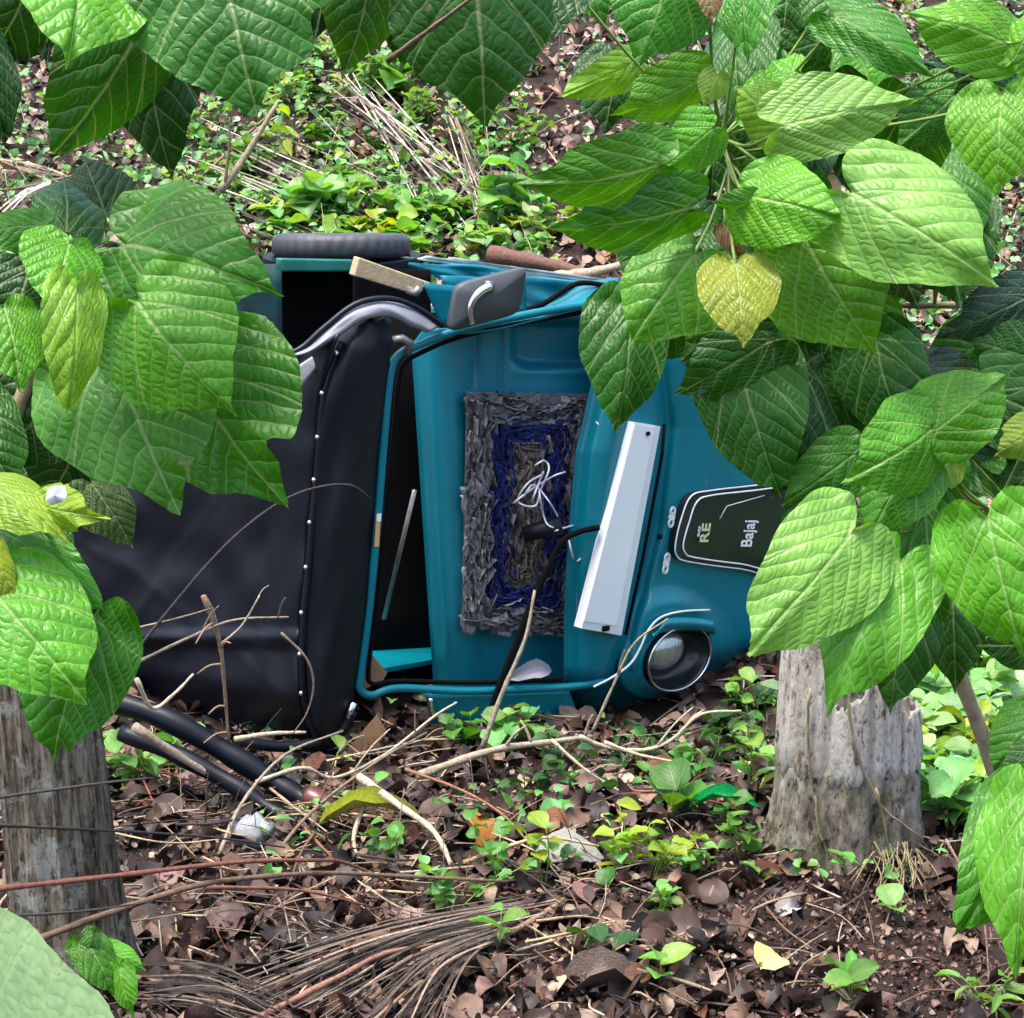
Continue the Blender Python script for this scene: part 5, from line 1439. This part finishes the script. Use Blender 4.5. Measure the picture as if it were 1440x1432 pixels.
frond('straw coloured palm leaf stalks slanting down behind the wreck', [(474, 104), (500, 130), (560, 190)], pr, 0.0046, (0.46, 0.38, 0.29), 0.18, seed=3)
pr = [(635 + rng.uniform(-12, 22), 150 + rng.uniform(-10, 20), 690 + rng.uniform(-22, 18), 316 + rng.uniform(-26, 8)) for k in range(14)]
frond('bundle of upright grey palm stalks left of the litter slope', [(636, 150), (650, 190), (664, 230)], pr, 0.0048, (0.38, 0.31, 0.24), 0.18, seed=4)
pr = [(0 + 12 * k + rng.uniform(-4, 4), 224 + 5 * k, 120 + 14 * k + rng.uniform(-10, 10), 262 + 4.0 * k) for k in range(16)]
frond('dark dry palm frond at the left edge under the hanging leaves', [(-20, 218), (90, 262), (210, 300)], pr, 0.007, (0.32, 0.24, 0.18), 0.15, seed=5)
pr = [(60 + 4 * k, 252 + k, -30 + 9 * k + rng.uniform(-6, 6), 292 + 3 * k) for k in range(9)]
frond('pale bleached palm leaflets at the left edge of the bank', [(100, 248), (40, 262), (-20, 270)], pr, 0.010, (0.6, 0.53, 0.45), 0.16, seed=6)
pr = [(560 + 26 * k + rng.uniform(-10, 10), 250 + rng.uniform(-50, 30), 640 + 22 * k + rng.uniform(-20, 20), 300 + rng.uniform(-30, 30)) for k in range(9)]
frond('scattered thin straw stalks on the litter slope behind the cab', [(560, 240), (640, 262), (780, 300)], pr, 0.006, (0.4, 0.3, 0.22), 0.06, seed=7)

# ------------------------------------------------------------------ low plants
SL = [small_leaf('leaf', M['small_leaf'], 0.35, 0.5, 50), small_leaf('leaf', M['small_leaf'], 0.2, 0.36, 51, -0.05), small_leaf('leaf', M['small_leaf'], 0.55, 0.55, 52, 0.1), small_leaf('leaf', M['small_leaf'], 0.3, 0.16, 53)]
GT = {'lime': (0.24, 0.40, 0.03), 'green': (0.07, 0.24, 0.035), 'light': (0.15, 0.38, 0.07), 'dark': (0.022, 0.095, 0.02), 'grey': (0.13, 0.26, 0.14), 'mint': (0.16, 0.42, 0.13), 'pale': (0.26, 0.46, 0.20)}
PSEED = [0]
def plant(px, py, hpx, nst, nlf, lpx, tint, label, group=None, mesh=(0, 1), spread=0.6, name='seedling', y=None, cat_='plant'):
    PSEED[0] += 1
    rng = random.Random(900 + PSEED[0])
    g = hity(px, py, y) if y else ground_at(px, py)
    d = (g - CAM).dot(FWD); k = d / FPX
    t = thing(name, label, cat_, g, group)
    for s in range(nst):
        a = rng.uniform(0, 6.28); H = hpx * k * rng.uniform(0.65, 1.1)
        tip = g + Vector((math.cos(a) * H * spread * rng.random(), math.sin(a) * H * spread * rng.random() * 0.7, H))
        mid = (g + tip) / 2 + Vector((rng.uniform(-.1, .1) * H, rng.uniform(-.1, .1) * H, 0.05 * H))
        P = [Vector(p) for p in cat([tuple(g - Zv * 0.01), tuple(mid), tuple(tip)], 4)]
        m = MB(); m.tube(P, [0.0022 - 0.001 * i / len(P) for i in range(len(P))], 4); m.build('stem', M['petiole'], t)
        for q in range(nlf):
            f = 0.25 + 0.75 * (q + 1) / nlf if nlf > 1 else 1
            p = P[min(len(P) - 1, int(f * (len(P) - 1)))]
            o = bpy.data.objects.new('leaf', SL[rng.choice(mesh)]); COL.objects.link(o)
            L = lpx * k * rng.uniform(0.6, 1.15) * (0.75 + 0.3 * f)
            yaw = q * 2.4 + rng.uniform(-.5, .5) + a
            o.parent = t
            o.matrix_parent_inverse = Matrix.Translation(-t.location)
            o.matrix_basis = Matrix.Translation(p) @ rotm(yaw, rng.uniform(-0.55, 0.45), rng.gauss(0, .35)) @ Matrix.Diagonal((L, L, L, 1))
            c = GT[tint]; gg = rng.uniform(0.7, 1.3); yy = rng.uniform(0.75, 1.5)
            o.color = (c[0] * gg * yy, c[1] * gg, c[2] * gg, 1)
    return t
plant(765, 1250, 110, 2, 4, 36, 'lime', 'slender lime seedling with oval leaves left of the grey-white leaf')
plant(870, 1240, 95, 4, 6, 29, 'lime', 'tallest clump of lime seedlings in the middle of the foreground', spread=1.2)
plant(915, 1245, 62, 3, 6, 26, 'lime', 'dense lime seedlings right of the tallest clump', spread=1.5)
plant(925, 1300, 65, 3, 7, 26, 'light', 'small feathery green weed at the edge of the bare soil', mesh=(1, 3), spread=1.0)
plant(970, 1230, 55, 4, 5, 25, 'light', 'low bushy green weed left of the stump', spread=1.6)
plant(805, 1360, 60, 1, 3, 62, 'dark', 'dark green seedling with drooping pointed leaves at the bottom', mesh=(1,))
plant(865, 1370, 70, 1, 2, 66, 'dark', 'dark green seedling with one upright broad leaf at the bottom', mesh=(1,))
plant(925, 1392, 60, 1, 4, 54, 'light', 'fresh green seedling with folded leaves near the bottom edge', mesh=(1,))
plant(695, 1350, 90, 1, 4, 48, 'light', 'small green sprout growing through the dry frond', mesh=(1, 3))
plant(1190, 1225, 38, 1, 4, 40, 'light', 'tiny green sprout at the foot of the stump', mesh=(1,), y=4.30)
plant(1272, 1300, 30, 1, 3, 34, 'mint', 'lone two-leaved sprout on the bare soil right of the stump', mesh=(0,))
plant(1195, 1408, 45, 2, 3, 52, 'light', 'narrow-leaved sprout on the bare soil at the bottom', mesh=(1, 3))
plant(1390, 1425, 60, 3, 6, 34, 'light', 'feathery green weed at the bottom right corner', mesh=(1, 3), spread=1.0)
plant(1060, 1130, 130, 3, 6, 42, 'light', 'long-leaved green plant just left of the stump', mesh=(1, 3), spread=0.8)
plant(1085, 1160, 180, 3, 7, 55, 'grey', 'grey-green lance-leaved plant against the left side of the stump', mesh=(3, 1), spread=0.5, y=4.75)
plant(1040, 1210, 60, 3, 5, 28, 'green', 'low green weed by the vivid green blade', mesh=(1, 0))
plant(1010, 1170, 60, 2, 4, 32, 'green', 'broad-leaved weed behind the tallest seedlings', mesh=(0, 2))
plant(930, 1160, 62, 2, 2, 62, 'green', 'dull green heart-leaved plant in front of the rust leaf', mesh=(2,))
plant(705, 1250, 80, 3, 6, 24, 'green', 'round-leaved creeping weed above the dry frond', mesh=(0, 2), spread=1.4)
plant(630, 1290, 80, 4, 6, 25, 'mint', 'green creeping weed with round leaves beside the pinkish leaf', mesh=(0, 2), spread=1.6)
plant(545, 1215, 60, 3, 5, 24, 'green', 'small green weed below the long yellow leaf', mesh=(0,), spread=1.2)
plant(462, 1160, 60, 2, 4, 26, 'light', 'small green weed left of the long yellow leaf', mesh=(0, 1), spread=1.2)
plant(200, 1105, 70, 4, 5, 46, 'light', 'bright green low plant between the left trunk and the black tubes', mesh=(1, 3), spread=1.2)
plant(245, 1090, 60, 2, 3, 60, 'mint', 'pale green plant beside the stout grey stick', mesh=(1, 2), spread=1.0)
plant(455, 1090, 60, 1, 2, 40, 'light', 'single green sprout under the studded seam', mesh=(1,))
plant(660, 1060, 50, 3, 5, 34, 'green', 'leafy weed growing under the chrome hook', mesh=(0, 2), spread=1.3)
plant(720, 1060, 75, 3, 5, 36, 'mint', 'pale leafy weed below the leaning grey stick', mesh=(1, 2), spread=1.0)
plant(790, 1095, 60, 3, 5, 30, 'dark', 'dark leafy weed under the front apron', mesh=(0, 1), spread=1.4)
plant(900, 1085, 60, 3, 5, 34, 'dark', 'dark green weed in the shade under the headlight', mesh=(1, 3), spread=1.4)
plant(740, 1130, 70, 3, 5, 28, 'dark', 'dark green weed below the grey branch', mesh=(0, 1), spread=1.4)
rng = random.Random(6)
# behind and to the right of the stump
for k in range(26):
    px, py = rng.uniform(1300, 1440), rng.uniform(900, 1180)
    plant(px, py, rng.uniform(50, 100), 4, 6, rng.uniform(34, 52), rng.choice(['lime', 'light', 'pale', 'mint']), 'bright green leafy weed right of the stump', 'green weeds right of the stump', spread=1.1, name='weed')
for k in range(7):
    px, py = rng.uniform(980, 1100), rng.uniform(1000, 1130)
    plant(px, py, rng.uniform(40, 80), 3, 5, rng.uniform(24, 36), rng.choice(['green', 'light', 'dark']), 'green leafy weed between the headlight and the stump', 'green weeds between the headlight and the stump', mesh=(1, 3), spread=1.0, name='weed')
for k in range(36):
    px, py = rng.uniform(380, 860), rng.uniform(318, 372)
    plant(px, py, rng.uniform(25, 60), 3, 5, rng.uniform(20, 38), rng.choice(['lime', 'light', 'mint', 'pale', 'light']), 'bright green weed growing along the top of the wreck', 'green weeds just behind the wreck', mesh=(0, 1, 2), spread=1.2, name='weed')
for k in range(105):
    px, py = rng.uniform(260, 740), rng.uniform(85, 318)
    if px > 640 and rng.random() < 0.6: continue
    plant(px, py, rng.uniform(25, 60), 3, 5, rng.uniform(13, 26), rng.choice(['light', 'mint', 'pale', 'green', 'light', 'dark']), 'small green weed on the bank behind the wreck', 'green weeds on the bank behind the wreck', mesh=(0, 1, 3), spread=1.2, name='weed')
plant(470, 330, 75, 7, 7, 46, 'mint', 'large bright green broad-leaved weed behind the tyre', mesh=(2, 0), spread=1.0, name='weed')
plant(415, 335, 60, 6, 7, 38, 'pale', 'mint green broad-leaved weed left of the one behind the tyre', mesh=(2, 0), spread=1.0, name='weed')
plant(712, 330, 90, 4, 5, 44, 'light', 'bright green weed with drooping leaves behind the mirror', mesh=(2, 0), spread=0.7, name='weed')
plant(545, 145, 60, 4, 5, 42, 'light', 'bright green weed under the bare brown twig', mesh=(2, 0), spread=1.0, name='weed')
plant(412, 250, 80, 2, 2, 60, 'lime', 'tall yellow-green two-bladed shoot on the bank', mesh=(3,), spread=0.2, name='weed')
def coverreg(r):
    y = 6.9 + 6.0 * r.random() ** 1.2; h = 0.33 * y
    return r.uniform(-h, h), y
def covercond(x, y, r):
    e = nz(x * 0.7, y * 0.7, 3.3) + 0.25
    lit = math.exp(-((x / y - 0.045) / 0.05) ** 2) if y > 8.3 else 0
    return r.random() < max(0.06, min(1, 0.42 + e * 1.2)) * (1 - 0.92 * lit)
scatter_stuff('ground_cover', 15000, coverreg, (0.02, 0.07), [GT['light'], GT['green'], GT['dark'], GT['mint'], GT['pale'], GT['pale'], GT['lime']], M['cover'], 31, (0.02, 0.22), 0.5, SL, covercond, label='small leaved green ground cover on the bank')  # extra pale greens imitate the stronger light on the bank
def rreg(r):
    y = r.uniform(4.6, 7.2); return r.uniform(0.20 * y, 0.34 * y), y
scatter_stuff('ground_cover', 900, rreg, (0.04, 0.10), [GT['lime'], GT['light'], GT['mint'], GT['pale']], M['cover'], 32, (0.02, 0.16), 0.5, SL, label='bright green ground cover right of the stump')
def freg(r):
    y = r.uniform(4.3, 5.8); h = 0.25 * y; return r.uniform(-0.15 * y, h), y
scatter_stuff('ground_cover', 300, freg, (0.02, 0.06), [GT['green'], GT['dark'], GT['mint'], GT['light']], M['cover'], 33, (0.01, 0.08), 0.5, SL, lambda x, y, r: r.random() < 0.5 + nz(x * 2, y * 2, 8), label='small green creeping leaves in front of the wreck')

# ------------------------------------------------------------------ things on the ground
def tubes():
    for (pts, w, lab, ya, yb) in (([(150, 985), (230, 1010), (330, 1065), (400, 1110), (440, 1132)], 34, 'upper of two black plastic tubes lying below the hood', 5.0, 4.85), ([(170, 1030), (250, 1062), (330, 1105), (385, 1142), (425, 1158)], 26, 'lower of two black plastic tubes lying below the hood', 4.9, 4.72)):
        P = cat(pts, 6); n = len(P)
        W = [hity(p[0], p[1], ya + (yb - ya) * k / (n - 1)) for k, p in enumerate(P)]
        r0 = w * 5.0 / FPX / 2
        m = MB(); m.tube(W, [r0 * (1 + 0.08 * math.sin(k * 1.1)) for k in range(n)], 14)
        m.build('black_tube', M['vinyl'], label=lab, category='tube')
    p = hity(452, 1130, 4.8); ax = Vector((0.85, -0.35, -0.3)).normalized()
    m = MB(); m.tube([p - ax * 0.05, p - ax * 0.04, p + ax * 0.02, p + ax * 0.04], [0.028, 0.034, 0.034, 0.02], 14)
    m.build('red_cap', simple('faded_red_plastic', (0.10, 0.028, 0.026), 0.3, var=0.4, vscale=18), label='faded red plastic cap at the end of the black tubes', category='cap')
tubes()
def bottle():
    m, nt, b = newmat('clear_plastic')
    b.inputs['Base Color'].default_value = (0.80, 0.83, 0.85, 1); b.inputs['Roughness'].default_value = 0.12
    b.inputs['Transmission Weight'].default_value = 0.65; b.inputs['IOR'].default_value = 1.3
    n = noise_node(nt, 45, 3, coord(nt)); bump(nt, b, n.outputs[0], 0.6, 0.01)
    p = hity(353, 1172, 4.62); ax = Vector((0.8, -0.35, 0.35)).normalized()
    t = thing('plastic_bottle', 'crumpled clear plastic bottle below the black tubes', 'bottle', p - Zv * 0.05)
    rr = [0.0, 0.046, 0.050, 0.044, 0.050, 0.043, 0.049, 0.036, 0.018, 0.017]
    mm = MB(); P = [p + ax * (-0.055 + 0.0135 * k) for k in range(len(rr))]
    mm.tube(P, [max(0.002, r) for r in rr], 18)
    vs = []
    for v in mm.v:
        q = Vector(v); q += Vector((nz(q.x * 40, q.y * 40, q.z * 40), nz(q.y * 40, q.z * 40, 5), nz(q.z * 40, q.x * 40, 2))) * 0.009; vs.append(tuple(q))
    mm.v = vs
    mm.build('bottle_body', m, t)
bottle()

# ------------------------------------------------------------------ labels of look-alikes: tell them apart by the nearest landmark
LAND = [(1083, 1348, 'the single yellow leaf'), (672, 1168, 'the curled orange leaf'), (800, 1203, 'the grey-white leaf'), (525, 1138, 'the long yellow-green leaf'),
        (1020, 1124, 'the vivid green blade'), (1200, 1180, 'the stump'), (350, 1168, 'the plastic bottle'), (452, 1130, 'the red cap'), (75, 1250, 'the left trunk'),
        (560, 1380, 'the dry frond'), (870, 1200, 'the lime seedlings'), (950, 930, 'the headlight'), (620, 1010, 'the chrome hook'), (300, 1060, 'the black tubes'),
        (500, 1060, 'the cardboard sheet'), (480, 345, 'the tyre'), (685, 420, 'the mirror'), (545, 385, 'the wooden block'), (770, 370, 'the reddish log'),
        (330, 220, 'the sapling stem'), (580, 220, 'the slanting straw stalks'), (660, 230, 'the upright stalk bundle'), (600, 45, 'the bare brown twig'), (1420, 1250, 'the bottom right leaves'),
        (700, 1050, 'the grey branch'), (640, 1225, 'the peeled root'), (1160, 1405, 'the bottom sprout'), (850, 1385, 'the large curled leaf'), (412, 240, 'the two-bladed shoot'), (1360, 1000, 'the right shrub stem')]
ORD = ['', 'second ', 'third ', 'fourth ', 'fifth ', 'sixth ', 'seventh ', 'eighth ', 'ninth ', 'tenth ', 'eleventh ', 'twelfth ', 'thirteenth ', 'fourteenth ']
def pix(p):
    v = Vector(p) - CAM; d = v.dot(FWD)
    return 720 + FPX * v.dot(RGT) / d, 716 - FPX * v.dot(UPV) / d
groups = {}
for o in COL.objects:
    if o.get('group') and o.get('label'):
        if o.type == 'MESH' and o['category'] == 'branch': p = sum((Vector(v.co) for v in list(o.data.vertices)[::7]), Vector()) / len(list(o.data.vertices)[::7])
        else: p = o.location
        x, y = pix(p)
        groups.setdefault(o['category'], []).append((o, x, y))
NOUN = {'leaf': 'dry brown fallen leaf', 'branch': 'thin dry stick', 'plant': 'green weed'}
for g, mem in groups.items():
    free = list(mem); k = 0
    pairs = sorted(((math.hypot(x - lx, y - ly), i, j) for i, (o, x, y) in enumerate(mem) for j, (lx, ly, _) in enumerate(LAND)), key=lambda q: q[0])
    cnt = {}; done = set()
    for d, i, j in pairs:
        if i in done or cnt.get(j, 0) >= len(ORD): continue
        done.add(i); r = cnt.get(j, 0); cnt[j] = r + 1
        o, x, y = mem[i]
        side = 'above' if y < LAND[j][1] - abs(x - LAND[j][0]) else 'below' if y > LAND[j][1] + abs(x - LAND[j][0]) else 'left of' if x < LAND[j][0] else 'right of'
        o['label'] = f"{NOUN[o['category']]} {side} {LAND[j][2]}, {ORD[r]}nearest to it"
